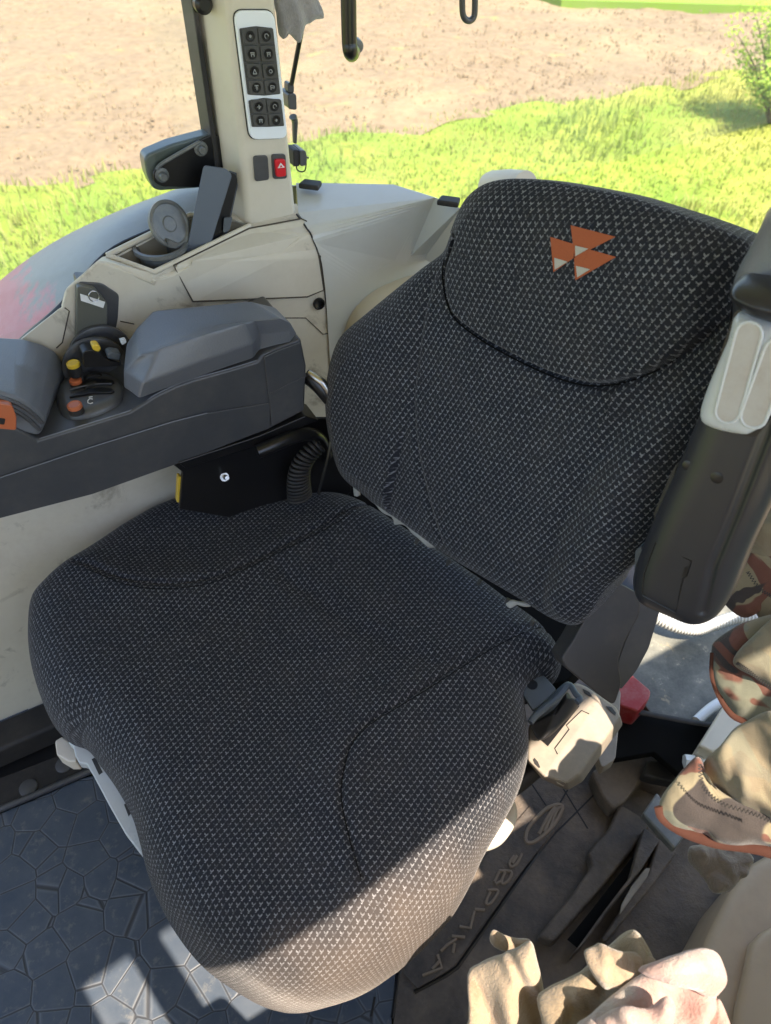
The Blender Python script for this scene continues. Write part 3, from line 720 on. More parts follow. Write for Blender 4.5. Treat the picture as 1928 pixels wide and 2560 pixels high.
for ri, (b0, b1) in enumerate(rowsb):
    for ci in range(2):
        a0, a1 = (.05, .49) if ci == 0 else (.53, .97)
        bt = slab('button', rnd([qmap(qb, *p, .0075) for p in ((a0, b0), ((a0+a1)/2, b0-.004), (a1, b0), (a1, b1), ((a0+a1)/2, b1+.006), (a0, b1))], .0012, 2), -Rv*.0022, M['button'], sw, .0012)
        c0 = qmap(qb, (a0+a1)/2, (b0+b1)/2, .0098)
        lathe('dish', c0, -Rv, [(.0062, 0), (.0065, .0007), (.0058, .0008), (.003, .0002), (0, 0)], M['black'], bt, 20)
        ic = icons[ri*2+ci]; bm = bmesh.new(); ux = (qmap(qb, 1, .5)-qmap(qb, 0, .5)).normalized(); uz = (qmap(qb, .5, 0)-qmap(qb, .5, 1)).normalized()
        def bar(x0, y0, x1, y1, w_=.0007):
            tube_bm(bm, [c0-Rv*.0012+ux*x0+uz*y0, c0-Rv*.0012+ux*x1+uz*y1], w_, 5)
        k = .0028
        if ic == 'dot': lathe_bm(bm, c0-Rv*.0006, -Rv, [(.002, 0), (.0015, .001), (0, .001)], 10)
        elif ic == 'arc':
            for j in range(7): bar(k*math.cos(j*.6), k*math.sin(j*.6), k*math.cos(j*.6+.6), k*math.sin(j*.6+.6))
        elif ic == 'ring':
            for j in range(8): bar(k*.8*math.cos(j*.8), k*.8*math.sin(j*.8), k*.8*math.cos(j*.8+.8), k*.8*math.sin(j*.8+.8))
        elif ic == 'leg': bar(-k, k*.6, k, k*.6, .001); bar(-k*.7, k*.6, -k*.7, -k); bar(k*.7, k*.6, k*.7, -k); bar(-k*.7, -k*.1, k*.7, -k*.1)
        elif ic == 'up': bar(-k, -k, k, -k, .001); bar(-k, -k, 0, k); bar(k, -k, 0, k)
        elif ic == 'fork': bar(-k, k, k, k, .001); bar(0, k, 0, -k); bar(-k*.6, 0, k*.6, 0)
        elif ic == 'flag': bar(-k, -k, -k, k); bar(-k, k, k, k*.6); bar(k, k*.6, k*.9, -k*.2); bar(k*.9, -k*.2, -k, 0)
        elif ic == 'bar': bar(0, -k, 0, k, .001); bar(-k, 0, k, 0)
        link('icon', finish(bm), M['icon'], bt)
bs = slab('blank_switch', qloop([(545.6, 335.6), (577, 334), (580.5, 387), (549.5, 391)], .005), -Rv*.004, M['dark'], pil, .0015, 3)
hz = slab('hazard_switch', qloop([(585, 332), (615.5, 331), (619, 384.5), (588.5, 386)], .005), -Rv*.0035, M['dark'], pil, .001, 2)
q = [(589.5, 341), (612, 340), (614.5, 377), (593, 379)]
rk = slab('rocker', qloop(q, .004, 4, .003), -Rv*.0055, M['red'], hz, .002, 3)
bm = bmesh.new(); tr = [qmap(q, *p, .0088) for p in ((.17, .47), (.50, .17), (.86, .45))]
slab_bm(bm, tr, -Rv*.0008); o = link('warning_triangle', finish(bm), M['white'], hz)
bm = bmesh.new(); tr = [qmap(q, *p, .0098) for p in ((.38, .42), (.50, .29), (.64, .41))]
slab_bm(bm, tr, -Rv*.0006); link('warning_triangle_centre', finish(bm), M['red'], hz)
# fastener at the very top left of the pillar
o = lathe('pillar_screw', PV(435, 6, PVv+.03), -Rv, [(0, 0), (.012, 0), (.012, .01), (.007, .014), (0, .014)], M['black'], pil)

# hardware behind the pillar: latch knobs on the rear window
lat = thing('window_latch', 'black window latch with a hanging ring, beside the pillar', 'latch', PV(650, 340, 1.19))
#lathe('latch_body', PV(637, 338, 1.19), (PV(660, 338, 1.19)-PV(637, 338, 1.19)), [(0, 0), (.017, 0), (.017, .010), (.014, .011), (.014, .014), (.018, .015), (.018, .028), (0, .029)], M['rubber'], lat)
tube('latch_ring', [PV(640, 355, 1.185), PV(642, 366, 1.185), PV(650, 371, 1.185), PV(659, 368, 1.185), PV(662, 352, 1.185)], .0012, M['black'], lat, 6)
slab('latch_body', rnd([PV(x, y, 1.18) for x, y in [(634, 325), (647, 324), (648, 360), (635, 361)]], .003), Rv*.03, M['rubber'], lat, .003)
slab('latch_cap', rnd([PV(x, y, 1.178) for x, y in [(648, 325), (661, 325), (664, 340), (663, 358), (649, 360)]], .004), Rv*.034, M['dark'], lat, .004, 3)
tube('latch_pin', [PV(655, 338, 1.185), PV(667, 341, 1.185)], .0013, M['black'], lat, 6, 1)
o = tube('stay_lever', [PV(633, 252, 1.18), PV(637, 262, 1.18), PV(637, 285, 1.18), PV(637, 308, 1.18)], lambda t_: .0100-.005*t_**.7, M['dark'], None, 12, 6, .6); tagset(o, 'short black lever beside the pillar, above the window latch', 'lever')
knb = thing('clamp_knob', 'black clamp knob beside the pillar, holding the thin rod', 'knob', PV(630, 210, 1.18))
#lathe('knob_body', PV(622, 212, 1.18), (PV(641, 212, 1.18)-PV(622, 212, 1.18)), [(0, 0), (.017, 0), (.019, .003), (.019, .014), (.015, .017), (0, .017)], M['dark'], knb)
slab('knob_body', rnd([PV(x, y, 1.175) for x, y in [(622, 203), (637, 202), (641, 206), (642, 236), (638, 238), (624, 236)]], .004), Rv*.034, M['dark'], knb, .005, 3)
slab('knob_neck', rnd([PV(622, 178, 1.18), PV(636, 182, 1.18), PV(636, 202, 1.18), PV(622, 200, 1.18)], .004), Rv*.015, M['dark'], knb, .002)
tube('rod', [PV(630, 182, 1.18), PV(651, 70, 1.15)], .0036, M['black'], knb, 8, 1)
# cloth hanging at the top
rg = [(596, -30), (596, 30), (604, 78), (612, 80), (616, 70), (627, 76), (640, 90), (647, 86), (650, 74), (660, 55), (672, 52), (684, 44), (703, 42), (700, 20), (692, 0), (690, -30)]
def ragf(f, a):
    def g(x, y, d, O, ex, ey):
        return a*np.array([mnoise.noise(Vector((p*f, q*f*.5, .3))) for p, q in zip(x, y)])+a*.4*np.sin(x*f*4+y*f*1.5)
    return g
o = pillow('hanging_cloth', [PV(x, y, 1.12) for x, y in rg], -Rv, .012, .02, M['denim'], None, 160, 36, smooth=2, extra=lambda *a: ragf(16, .012)(*a)+ragf(60, .003)(*a), skirt=.012, inset=.002)
tagset(o, 'frayed grey cloth hanging at the top, just beside the pillar', 'cloth')
# grab bar and hook at the top
o = tube('grab_bar', [PV(753, -60, .95), PV(753, 0, .95), PV(754, 60, .95), PV(755, 92, .95), PV(757, 110, .95), PV(760, 116, .97), PV(763, 112, 1.0)], .0095, M['black'], None, 16); tagset(o, 'glossy black hoop of a grab bar hanging at the top', 'grab bar')
o = lathe('bar_cap', PV(768, 98, 1.02), Rv, [(0, -.01), (.008, -.008), (.010, 0), (.008, .008), (0, .01)], M['lidgrey']); tagset(o, 'pale round cap beside the lower end of the grab bar', 'cap')
o = tube('coat_hook', [PV(999, -30, .98), PV(999, 20, .98), PV(1003, 38, .98), PV(1013, 45, .98), PV(1023, 38, .98), PV(1026, 20, .98), PV(1026, -30, .98)], .0042, M['dark'], None, 10); tagset(o, 'small black J-shaped hook at the top, between the grab bar and the field', 'hook')

# glass
def pane(name, pts, lab):
    bm = bmesh.new(); bm.faces.new([bm.verts.new(p) for p in pts]); o = link(name, finish(bm, False), M['glass']); tagset(o, lab, 'window'); return o
pane('side_window', [p+Zv*.004-Rv*0 for p in n3[16::5]]+[T(1.1, 1.14, .75), T(1.1, 1.15, 1.71), T(-.36, 1.15, 1.71), T(-.36, 1.14, .97)], 'dusty side window pane in front of the pillar, over the red fender')
pane('rear_side_window', [T(-.33, 1.30, .80), T(-3.2, 1.30, .80), T(-3.2, 1.30, 1.9), T(-.30, 1.30, 1.9)], 'dusty rear side window pane between the pillar and the backrest')

# mirror-like bracket left of the pillar
brk = thing('hinge_bracket', 'grey-green window hinge bracket with black plate and two bolts, left of the pillar', 'bracket', PV(400, 400, 1.14))
ho = [(449, 291), (470, 288), (480, 400), (440, 406), (345, 413), (331, 408), (318, 380), (312, 345), (318, 334), (370, 312)]
slab('bracket_housing', rnd([PV(x, y, 1.15) for x, y in ho], .006), Rv*.03, plastic('grey_green_glass_edge', (.085, .105, .095), .3), brk, .004, 3)
bp = [(430, 300), (452, 290), (482, 292), (482, 404), (350, 402), (332, 392), (328, 372), (338, 356)]
slab('bracket_plate', rnd([PV(x, y, 1.146) for x, y in bp], .005), -Rv*.004, M['black'], brk, .002)
tube('bracket_rib', [PV(x, y, 1.141) for x, y in [(340, 366), (352, 352), (432, 306)]], .003, M['lidgrey'], brk, 8, 3)
for x, y in ((350, 378), (434, 321)):
    bo = lathe('bolt', PV(x, y, 1.142), -Rv, [(0, 0), (.0105, 0), (.0105, .002), (.0064, .003), (.0060, .009), (.005, .011), (0, .011)], M['lidgrey'], brk, 12)
# ================================================================== THINGS ON THE SIDE PANEL
ph = thing('phone_case', 'blue-black flip phone case standing in the tray by the pillar', 'phone case', PL(430, 530, LED)-Zv*.07)
e1 = PV(440, 357, 1.10); e2 = PV(487, 366, 1.09); e3 = PV(455, 520, 1.075); e4 = PV(402, 545, 1.085)
nrm = (e2-e1).cross(e4-e1).normalized()
if nrm.dot(Rv) > 0: nrm = -nrm
e4 = e4+(e4-e1)*.12; e3 = e3+(e3-e2)*.12
slab('front_cover', rnd([e1, PV(488, 364, 1.09), PV(502, 378, 1.092), e3+(e2-e1)*.02, e4], .005), -nrm*.004, M['phone'], ph, .0018, 3)
of = -nrm*.004
slab('phone_body', rnd([e1+(e2-e1)*.15+of, PV(510, 376, 1.105), PV(514, 390, 1.105), PV(490, 500, 1.09), e4+of], .005), -nrm*.009, M['black'], ph, .002, 3)
slab('back_cover', rnd([PV(494, 368, 1.108), PV(517, 376, 1.115), PV(516, 392, 1.115), PV(492, 505, 1.10), PV(478, 510, 1.10)], .004), -nrm*.004, M['phone'], ph, .0015, 3)
slab('clasp', rnd([PV(484, 471, 1.085), PV(503, 469, 1.09), PV(496, 499, 1.085), PV(482, 503, 1.085)], .003), -nrm*.008, M['bluegrey'], ph, .003, 3)
bm = bmesh.new()
for k in range(3): lathe_bm(bm, PV(461+k*4.6, 377+k*1.2, 1.0955), -Rv, [(.0011, 0), (.0011, .0006), (0, .0006)], 8)
link('speaker_holes', finish(bm), M['black'], ph)
ash = thing('lidded_ashtray', 'round grey ashtray with its lid flipped open, in the tray', 'ashtray', PL(345, 545, LED)-Zv*.07)
cb = PL(347, 533, LED)+Zv*.004
lathe('cup', cb-Zv*.062, Zv, [(0, 0), (.030, 0), (.035, .052), (.041, .056), (.041, .062), (.036, .0625), (.033, .055), (.028, .010), (0, .010)], M['lidgrey'], ash, 40)
lc = PV(367, 483, 1.10); la = (PV(339, 480, 1.10)-lc)
ln = Vector((.74, -.52, .44)).normalized()
lathe('lid', PV(366, 484, 1.095), ln, [(0, 0), (.031, 0), (.034, -.002), (.034, .003), (.030, .004), (.028, .0015), (.012, .0005), (.010, .002), (0, .002)], M['lidgrey'], ash, 40, Zv)
slab('hinge', rnd([PV(362, 519, 1.07), PV(392, 528, 1.08), PV(392, 540, 1.08), PV(364, 534, 1.07)], .002), Rv*.012, M['lidgrey'], ash, .002)
bx = thing('control_box', 'tall black control box with white label strip and key ring, between panel and console', 'control box', PV(205, 735, 1.0))
CB = 1.036
fr1 = [PV(x, y, CB) for x, y in [(167, 621), (176, 618), (206, 625), (232, 655), (232, 740), (165, 760)]]
slab('box_front', rnd(fr1, .004), Rv*.012, plastic('olive_front', (.10, .10, .082), .4), bx, .002)
bk = [PV(x, y, CB) for x, y in [(173, 617), (225, 620), (263, 645), (260, 700), (246, 760), (200, 760)]]
slab('box_body', [p+Rv*.012 for p in rnd(bk, .006)], Rv*.035, M['dark'], bx, .004, 3)
lb = [PV(x, y, CB-.001) for x, y in [(173, 634), (227, 652), (223, 665), (175, 649)]]
slab('label_strip', lb, -Rv*.0008, M['white'], bx, 0)
cr = PV(203, 640, CB-.004)
tube('key_ring', [cr+Zv*.008*math.cos(t_)+Fv*.007*math.sin(t_) for t_ in [i*.7 for i in range(10)]], .0008, M['chrome'], bx, 6, 2)

# ================================================================== CONTROL CONSOLE
CV = .90
con = thing('control_console', 'dark grey control console with padded armrest top, left of the seat', 'armrest console', T(-.1, CV, .70))
prof = [(-90, 925), (0, 921), (37, 925), (62, 938), (82, 951), (180, 921), (280, 890), (310, 872), (336, 855), (380, 834), (420, 820), (500, 798), (556, 781), (569, 764), (600, 751), (651, 731), (663, 792), (659, 888), (586, 926), (387, 1003), (200, 1070), (0, 1122), (-90, 1145)]
slab('console_body', [PV(x, y, CV) for x, y in prof], Rv*.146, M['dark'], con, .005, 4)
def line(pts, r, mat, par, nm='trim_line', n=1): return tube(nm, pts, r, M[mat], par, 6, n)
slab('side_lower_step', [PV(x, y, CV-.0025) for x, y in [(-90, 1063), (0, 1033), (200, 966), (373, 912), (448, 893), (583, 871), (584, 925), (387, 1001), (200, 1068), (0, 1120), (-90, 1143)]], Rv*.002, M['dark'], con, .001)
slab('rear_block', [PV(x, y, CV-.004) for x, y in [(571, 771), (600, 757), (650, 739), (659, 792), (655, 886), (588, 921), (584, 880)]], Rv*.003, M['dark'], con, .002, 3)
line([PV(x, y, CV-.0045) for x, y in [(585, 850), (620, 832), (662, 812)]], .0008, 'grey', con)
line([PV(x, y, CV+.0035)+Zv*.0012 for x, y in [(84, 950), (180, 920), (280, 889), (312, 871), (336, 854), (380, 833), (420, 819), (500, 797), (555, 780)]], .0011, 'dark_pad', con, 'edge_highlight', 3)  # lighter line painted as a highlight along the console's top edge
line([PV(x, y, CV-.0028) for x, y in [(-90, 1062), (0, 1032), (200, 965), (373, 911), (448, 892)]], .0009, 'dark_pad', con)
# hump on the front end
hump = [(-90, 800), (-40, 835), (0, 848), (40, 862), (72, 884), (98, 906), (99, 915), (84, 918), (84, 945), (60, 936), (40, 922), (-90, 922)]
for k, (dx, dy) in enumerate(((0, 0), (-6, 15))):
    line([PV(x+dx, y+dy, CV+.001) for x, y in [(-90, 812), (-40, 845), (0, 858), (40, 873), (70, 893), (92, 914)]], .0030, 'dark', con, 'hump_rib', 3)
orc = slab('orange_latch', rnd([PV(x, y, CV-.012) for x, y in [(-30, 868), (26, 876), (36, 900), (36, 930), (0, 927), (-30, 924)]], .004), Rv*.02, M['orange'], con, .003, 3)
slab('latch_slot', rnd([PV(x, y, CV-.0125) for x, y in [(-6, 902), (12, 905), (10, 918), (-8, 916)]], .002), Rv*.003, M['rubber'], orc, .0005)
# armrest pad (loft of three rounded loops)
def loft(name, loops, mat, parent, bev=.006, seg=4):
    bm = bmesh.new(); R_ = [[bm.verts.new(p) for p in L_] for L_ in loops]; n = len(R_[0])
    for A, B in zip(R_, R_[1:]):
        for i in range(n): bm.faces.new((A[i], A[(i+1) % n], B[(i+1) % n], B[i]))
    bm.faces.new(R_[0][::-1]); bm.faces.new(R_[-1])
    return bevel(link(name, finish(bm, True, 60), mat, parent), bev, seg, 12)
base = [(268, 838, .842), (300, 862, .842), (420, 818, .842), (548, 774, .842), (563, 754, .848), (628, 739, .85), (642, 722, .86), (604, 676, .868), (320, 700, .868), (272, 765, .86)]
midl = [(267, 803, .868), (310, 828, .872), (425, 785, .874), (546, 742, .876), (562, 722, .872), (624, 716, .87), (628, 698, .885), (592, 662, .89), (322, 682, .89), (274, 742, .88)]
topl = [(302, 768, .900), (346, 753, .906), (440, 724, .908), (529, 697, .909), (552, 693, .900), (598, 690, .898), (606, 688, .899), (540, 650, .908), (333, 671, .908), (296, 708, .902)]
pad = loft('armrest_pad', [[Pz(*p) for p in L_] for L_ in (base, midl, topl)], M['dark_pad'], con, .004, 2)
pad.modifiers.clear(); pm = pad.data
ca = pm.attributes.new('crease_edge', 'FLOAT', 'EDGE')
for e in pm.edges: ca.data[e.index].value = .55
pm.shade_smooth(); sb = pad.modifiers.new('round', 'SUBSURF'); sb.levels = 3; sb.render_levels = 4
hn = [(-90, 832), (-30, 842), (0, 848), (40, 860), (68, 878), (88, 897), (100, 914), (84, 944), (40, 934), (-90, 934)]
hf = [(-90, 729), (-30, 726), (0, 727), (47, 729), (92, 741), (122, 758), (141, 786), (141, 830), (60, 830), (-90, 830)]
loft('console_hump', [[PV(x, y, CV+.003) for x, y in hn], [PV(x, y, CV+.003).lerp(PV(X_, Y_, CV+.140), .5)+Zv*.003 for (x, y), (X_, Y_) in zip(hn, hf)], [PV(x, y, CV+.140) for x, y in hf]], M['dark_pad'], con, .006, 4)
# pod with thumb wheels and buttons
PZ = .8145
pod = [(124, 850), (133, 835), (150, 822), (175, 815), (205, 812), (238, 816), (262, 830), (269, 848), (262, 872), (240, 888), (205, 902), (174, 908), (145, 905), (128, 888)]
pdo = pillow('button_pod', [Pz(x, y, PZ) for x, y in pod], Zv, .013, .016, M['dark'], con, 100, 24, skirt=.02, inset=0)
def crescent(pts, z, mat, par, nm, th=.002): return slab(nm, [Pz(x, y, z) for x, y in pts], (0, 0, -th), mat, par, .0008)
for dy in (0, 19):
    c_ = [(149, 838+dy), (165, 828+dy), (190, 820+dy), (220, 817+dy), (243, 820+dy), (247, 824+dy), (240, 828+dy), (200, 829+dy), (170, 834+dy)]
    s1 = crescent(c_, PZ+.0165, M['black'], con, 'thumb_wheel_slot', .004)
    wc = Pz(205, 829+dy, PZ+.0005)
    lathe('thumb_wheel', wc+Rv*.004, -Rv, [(0, 0), (.0175, 0), (.018, .002), (.018, .007), (.0175, .009), (0, .009)], M['rubber'], s1, 40)
line([Pz(x, y, PZ+.0165) for x, y in [(150, 842), (180, 834), (215, 829), (243, 829)]], .0016, 'grey', con, 'pod_trim', 3)
def knob(x, y, z, r, h, capm, basem, nm, par=con):
    b = Pz(x, y, z); o = lathe(nm, b-Zv*h, Zv, [(0, 0), (r*1.02, 0), (r*1.02, h*.6), (r*.9, h*.62)], M[basem], par)
    lathe('button_cap', b-Zv*h*.4, Zv, [(0, 0), (r*.98, 0), (r*.98, h*.32), (r*.8, h*.42), (r*.7, h*.36), (0, h*.34)], M[capm], o)
knob(160, 873, PZ+.026, .0102, .014, 'orange', 'rubber', 'push_button')
knob(162, 819, PZ+.022, .0088, .014, 'orange', 'rubber', 'push_button')
tube('button_post', [Pz(157, 785, .858), Pz(157, 785, .858)-Zv*.020], .0088, M['rubber'], con, 16, 1)
knob(157, 783, .860, .0095, .014, 'yellow', 'rubber', 'push_button')
bm = bmesh.new(); g = lambda x, y: Pz(x, y, PZ+.0158)
tube_bm(bm, [g(200, 862), g(194, 861), g(190, 865), g(190, 870), g(195, 872), g(201, 870)], .0007, 5); tube_bm(bm, [g(192, 858), g(200, 857)], .0007, 5)
link('print', finish(bm), M['white'], pdo)
line([g(228, 828), g(236, 828)], .0006, 'white', pdo, 'minus_mark'); 
# lever wheels behind the pod
for (cx, cy, v_, r_) in ((219, 764, 1.030, .046), (206, 790, 1.012, .046)):
    lathe('lever_wheel', PV(cx, cy, v_), -Rv, [(0, -.004), (r_-.002, -.004), (r_, -.003), (r_, .003), (r_-.002, .004), (r_-.009, .004), (r_-.010, .001), (0, .001)], M['dark'], con, 56)
lv = [PV(x, y, .975) for x, y in [(178, 762), (190, 756), (205, 757), (222, 768), (236, 779), (262, 782), (258, 792), (182, 795), (180, 778)]]
le = slab('lever_knob', rnd(lv, .004), Rv*.022, M['black'], con, .003, 3)
slab('lever_button', rnd([PV(x, y, .971) for x, y in [(199, 746), (212, 744), (220, 754), (214, 762), (201, 757)]], .003), Rv*.014, M['yellow'], le, .003, 3)
slab('lever_tip', rnd([PV(x, y, .971) for x, y in [(231, 765), (240, 760), (261, 763), (263, 772), (258, 780), (234, 776)]], .003), Rv*.016, M['bluegrey'], le, .003, 3)
slab('wheel_scale', rnd([PV(x, y, .955) for x, y in [(259, 735), (272, 732), (274, 741), (264, 746)]], .002), Rv*.006, M['ivory'], con, .001)
# steel plate, tube, bolt and cable under the console
pt = [(372, 1003), (470, 970), (585, 926), (660, 905), (735, 905), (760, 1060), (720, 1110), (560, 1130), (388, 1100), (394, 1020)]
plt_ = slab('mounting_plate', [PV(x, y, .92) for x, y in pt], Rv*.008, M['black'], con, .002)
slab('plate_flange', [PV(x, y, .895) for x, y in [(402, 1013), (560, 961), (690, 908), (660, 899), (560, 942), (385, 1000)]], Rv*.05, M['black'], con, .002)
lathe('bolt', PV(484, 1030, .92), (PV(500, 1036, .885)-PV(484, 1030, .92)), [(0, 0), (.0075, 0), (.0075, .004), (.0042, .004), (.0042, .016), (.0035, .018), (0, .018)], M['zinc'], con, 12, None, 1, 30)
tube('steel_tube', [PV(556, 976, .88), PV(590, 962, .88), PV(630, 945, .885), (PV(665, 938, .895)), PV(690, 948, .91), PV(705, 985, .92)], .0115, M['black'], con, 16)
slab('yellow_edge', [PV(x, y, .925) for x, y in [(386, 1030), (391, 1030), (388, 1085), (383, 1085)]], Rv*.01, M['yellow'], con, 0)
# coiled cable: a helix along an arc
arc = smooth_line([PV(x, y, .885) for x, y in [(648, 1075), (645, 1040), (650, 1008), (668, 980), (692, 960)]], 20)
hel = []; prev = None; L_ = 0
for i, p in enumerate(arc):
    t_ = (arc[min(i+1, len(arc)-1)]-arc[max(i-1, 0)]).normalized(); a = Rv; b = t_.cross(a).normalized(); a = b.cross(t_)
    if i: L_ += (p-arc[i-1]).length
    hel.append((p, a, b, L_))
coil = []
tot = hel[-1][3]; turns = 17; Ns = turns*14
for k in range(Ns+1):
    s_ = tot*k/Ns; i = 0
    while i < len(hel)-2 and hel[i+1][3] < s_: i += 1
    f = (s_-hel[i][3])/max(hel[i+1][3]-hel[i][3], 1e-9); p = hel[i][0].lerp(hel[i+1][0], f)
    th = 2*math.pi*turns*k/Ns; rr_ = .021-.007*(k/Ns)
    coil.append(p+hel[i][1]*math.cos(th)*rr_*.7+hel[i][2]*math.sin(th)*rr_)
tube('coiled_cable', coil, .0030, M['rubber'], con, 7, 1)
tube('cable_strap', [PV(715, 950, .87), PV(708, 990, .865), PV(688, 1068, .865)], .0032, M['black'], con, 6, 3, .4)

# ================================================================== SEAT
SY = math.radians(222); sF = Vector((math.cos(SY), math.sin(SY), 0)); sR = Vector((sF.y, -sF.x, 0))
al = math.radians(14); Bp = Pz(860, 1180, .55); Bn = (sF*math.cos(al)+Zv*math.sin(al)).normalized()
BPL = (Bp, Bn)
def PB(x, y, off=0.0): return PL(x, y, (Bp+Bn*off, Bn))
seat = thing('tractor_seat', 'black tractor driver seat in patterned dark fabric with an orange emblem on its headrest', 'seat', T(-.35, .55, 0))
cush = [(720, 1068, .50), (790, 1090, .50), (880, 1147, .50), (960, 1200, .50), (1030, 1248, .50), (1100, 1300, .50), (1160, 1348, .49), (1200, 1398, .48), (1212, 1440, .46), (1195, 1475, .45), (1155, 1490, .445),
        (1133, 1525, .44), (1137, 1580, .43), (1140, 1625, .425), (1133, 1670, .42), (1112, 1730, .415), (1080, 1790, .41), (1045, 1850, .405), (1012, 1920, .40), (970, 1990, .395), (910, 2055, .39), (850, 2105, .385),
        (780, 2150, .38), (700, 2177, .375), (635, 2187, .375), (570, 2172, .38), (500, 2132, .385), (430, 2078, .39), (372, 2005, .40), (335, 1935, .41), (314, 1875, .415), (304, 1830, .42), (285, 1765, .425), (250, 1700, .43),
        (215, 1650, .43), (185, 1612, .43), (150, 1598, .43), (112, 1560, .435), (86, 1505, .44), (68, 1440, .445), (62, 1370, .455), (70, 1312, .46), (100, 1270, .47), (148, 1228, .475), (200, 1190, .48), (262, 1145, .485),
        (330, 1105, .49), (400, 1075, .495), (460, 1064, .50), (530, 1068, .50), (600, 1078, .50), (660, 1072, .50)]
CZ = sum(p[2] for p in cush)/len(cush)
def cs(x, y, z=.515): return Pz(x, y, z)
seamA = smooth_line([cs(*p) for p in [(165, 1222), (215, 1240), (270, 1262), (340, 1272), (410, 1268), (470, 1255), (540, 1225), (620, 1185), (700, 1145), (760, 1108), (800, 1080)]], 4)
seamB = smooth_line([cs(*p) for p in [(1220, 1345), (1150, 1360), (1080, 1392), (1000, 1440), (930, 1485), (860, 1528), (800, 1565), (760, 1610), (742, 1670), (738, 1730), (752, 1800), (772, 1870), (785, 1910)]], 4)
seamC = smooth_line([cs(*p) for p in [(600, 1230), (660, 1275), (740, 1330), (830, 1385), (930, 1430), (985, 1440)]], 4)
seamD = smooth_line([Pz(*p) for p in [(590, 2040, .46), (606, 2090, .44), (612, 2140, .41), (616, 2190, .38)]], 4)
seamE = smooth_line([Pz(*p) for p in [(830, 1960, .49), (848, 2010, .46), (856, 2060, .43), (862, 2110, .39)]], 4)
mid = cs(640, 1560, .515)
def ctop(x, y):
    # plateau: nearly flat, dished in the middle, falling to the front
    r = np.hypot(x, y); return .515-CZ-.018*np.exp(-(r/.17)**2)+.004
def cextra(x, y, d, O, ex, ey):
    W = np.stack([O.x+x*ex.x+y*ey.x, O.y+x*ex.y+y*ey.y], 1)
    f = W@np.array([sF.x, sF.y]); f0 = np.array(mid.xy)@np.array([sF.x, sF.y])
    out = -.055*np.clip((f-f0-.13)/.22, 0, 1)**2
    lineA = np.array([[p.x, p.y] for p in seamA]); lineB = np.array([[p.x, p.y] for p in seamB])
    out += .010*np.exp(-(np.minimum(segdist(W, lineA), segdist(W, lineB))/.05)**2)*np.clip(d/.05, 0, 1)
    return out
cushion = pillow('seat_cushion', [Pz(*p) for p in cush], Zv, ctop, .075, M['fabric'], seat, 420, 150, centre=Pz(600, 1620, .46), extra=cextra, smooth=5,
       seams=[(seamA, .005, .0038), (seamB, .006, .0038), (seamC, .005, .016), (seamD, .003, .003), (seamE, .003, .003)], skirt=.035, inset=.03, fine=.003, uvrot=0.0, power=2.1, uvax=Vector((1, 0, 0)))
bk_o = [(745, 1028), (722, 965), (709, 895), (711, 825), (722, 765), (742, 722), (790, 680), (850, 630), (912, 580), (958, 545), (974, 510), (990, 470), (1018, 427), (1058, 398), (1110, 386), (1180, 388), (1260, 400), (1360, 420), (1450, 448), (1535, 478), (1590, 503), (1620, 522), (1632, 560), (1610, 640),
        (1590, 740), (1560, 830), (1530, 900), (1500, 985), (1455, 1090), (1405, 1180), (1350, 1235), (1305, 1280), (1276, 1325), (1245, 1350), (1195, 1335), (1120, 1290), (1040, 1242), (960, 1192), (880, 1132), (800, 1075)]
sU = smooth_line([PB(*p, .03) for p in [(972, 520), (958, 570), (957, 610), (966, 655), (985, 692), (1040, 735), (1110, 775), (1190, 812), (1260, 832), (1320, 832), (1385, 815), (1450, 782), (1520, 728), (1580, 668), (1620, 600)]], 5)
sV = smooth_line([PB(*p, .03) for p in [(920, 600), (905, 680), (893, 760), (885, 850), (890, 940), (905, 1040), (940, 1170)]], 5)
sW = smooth_line([PB(*p, .03) for p in [(1500, 800), (1420, 850), (1335, 920), (1275, 990), (1238, 1060), (1205, 1130), (1175, 1210), (1150, 1300)]], 5)
hc = PB(1290, 620, .03)
def bextra(x, y, d, O, ex, ey):
    def loc(L): return np.array([[(p-O).dot(ex), (p-O).dot(ey)] for p in L])
    P2 = np.stack([x, y], 1); lu = loc(sU)
    # inside the headrest panel?
    poly = lu; ins = np.zeros(len(x), bool); top_ = loc([PB(1700, 300), PB(1100, 200), PB(900, 420)]); pg = np.vstack([poly, top_])
    j = len(pg)-1
    for i in range(len(pg)):
        xi, yi = pg[i]; xj, yj = pg[j]
        c_ = ((yi > y) != (yj > y)) & (x < (xj-xi)*(y-yi)/(yj-yi+1e-12)+xi); ins ^= c_; j = i
    sd = segdist(P2, lu); s_ = np.where(ins, sd, -sd)
    out = .016/(1+np.exp(-s_/.0022))*np.clip(d/.03, 0, 1) - .018*np.exp(-(sd/.0055)**2)*np.clip(d/.02, 0, 1)
    out += np.where(ins, .012*(1-np.exp(-(sd/.05)**2)), 0)
    lw = loc(sW); dw_ = segdist(P2, lw)
    side = (P2-lw[len(lw)//2])@np.array([(-sR).dot(ex), (-sR).dot(ey)])
    out += np.where(ins, 0, np.where(side > 0, .022*(1-np.exp(-(dw_/.035)**2)), 0))*np.clip(d/.05, 0, 1)
    lv_ = loc(sV); dv_ = segdist(P2, lv_); side2 = (P2-lv_[len(lv_)//2])@np.array([(sR).dot(ex), (sR).dot(ey)])
    out += np.where(ins, 0, np.where(side2 > 0, .015*(1-np.exp(-(dv_/.04)**2)), 0))*np.clip(d/.05, 0, 1)
    return out
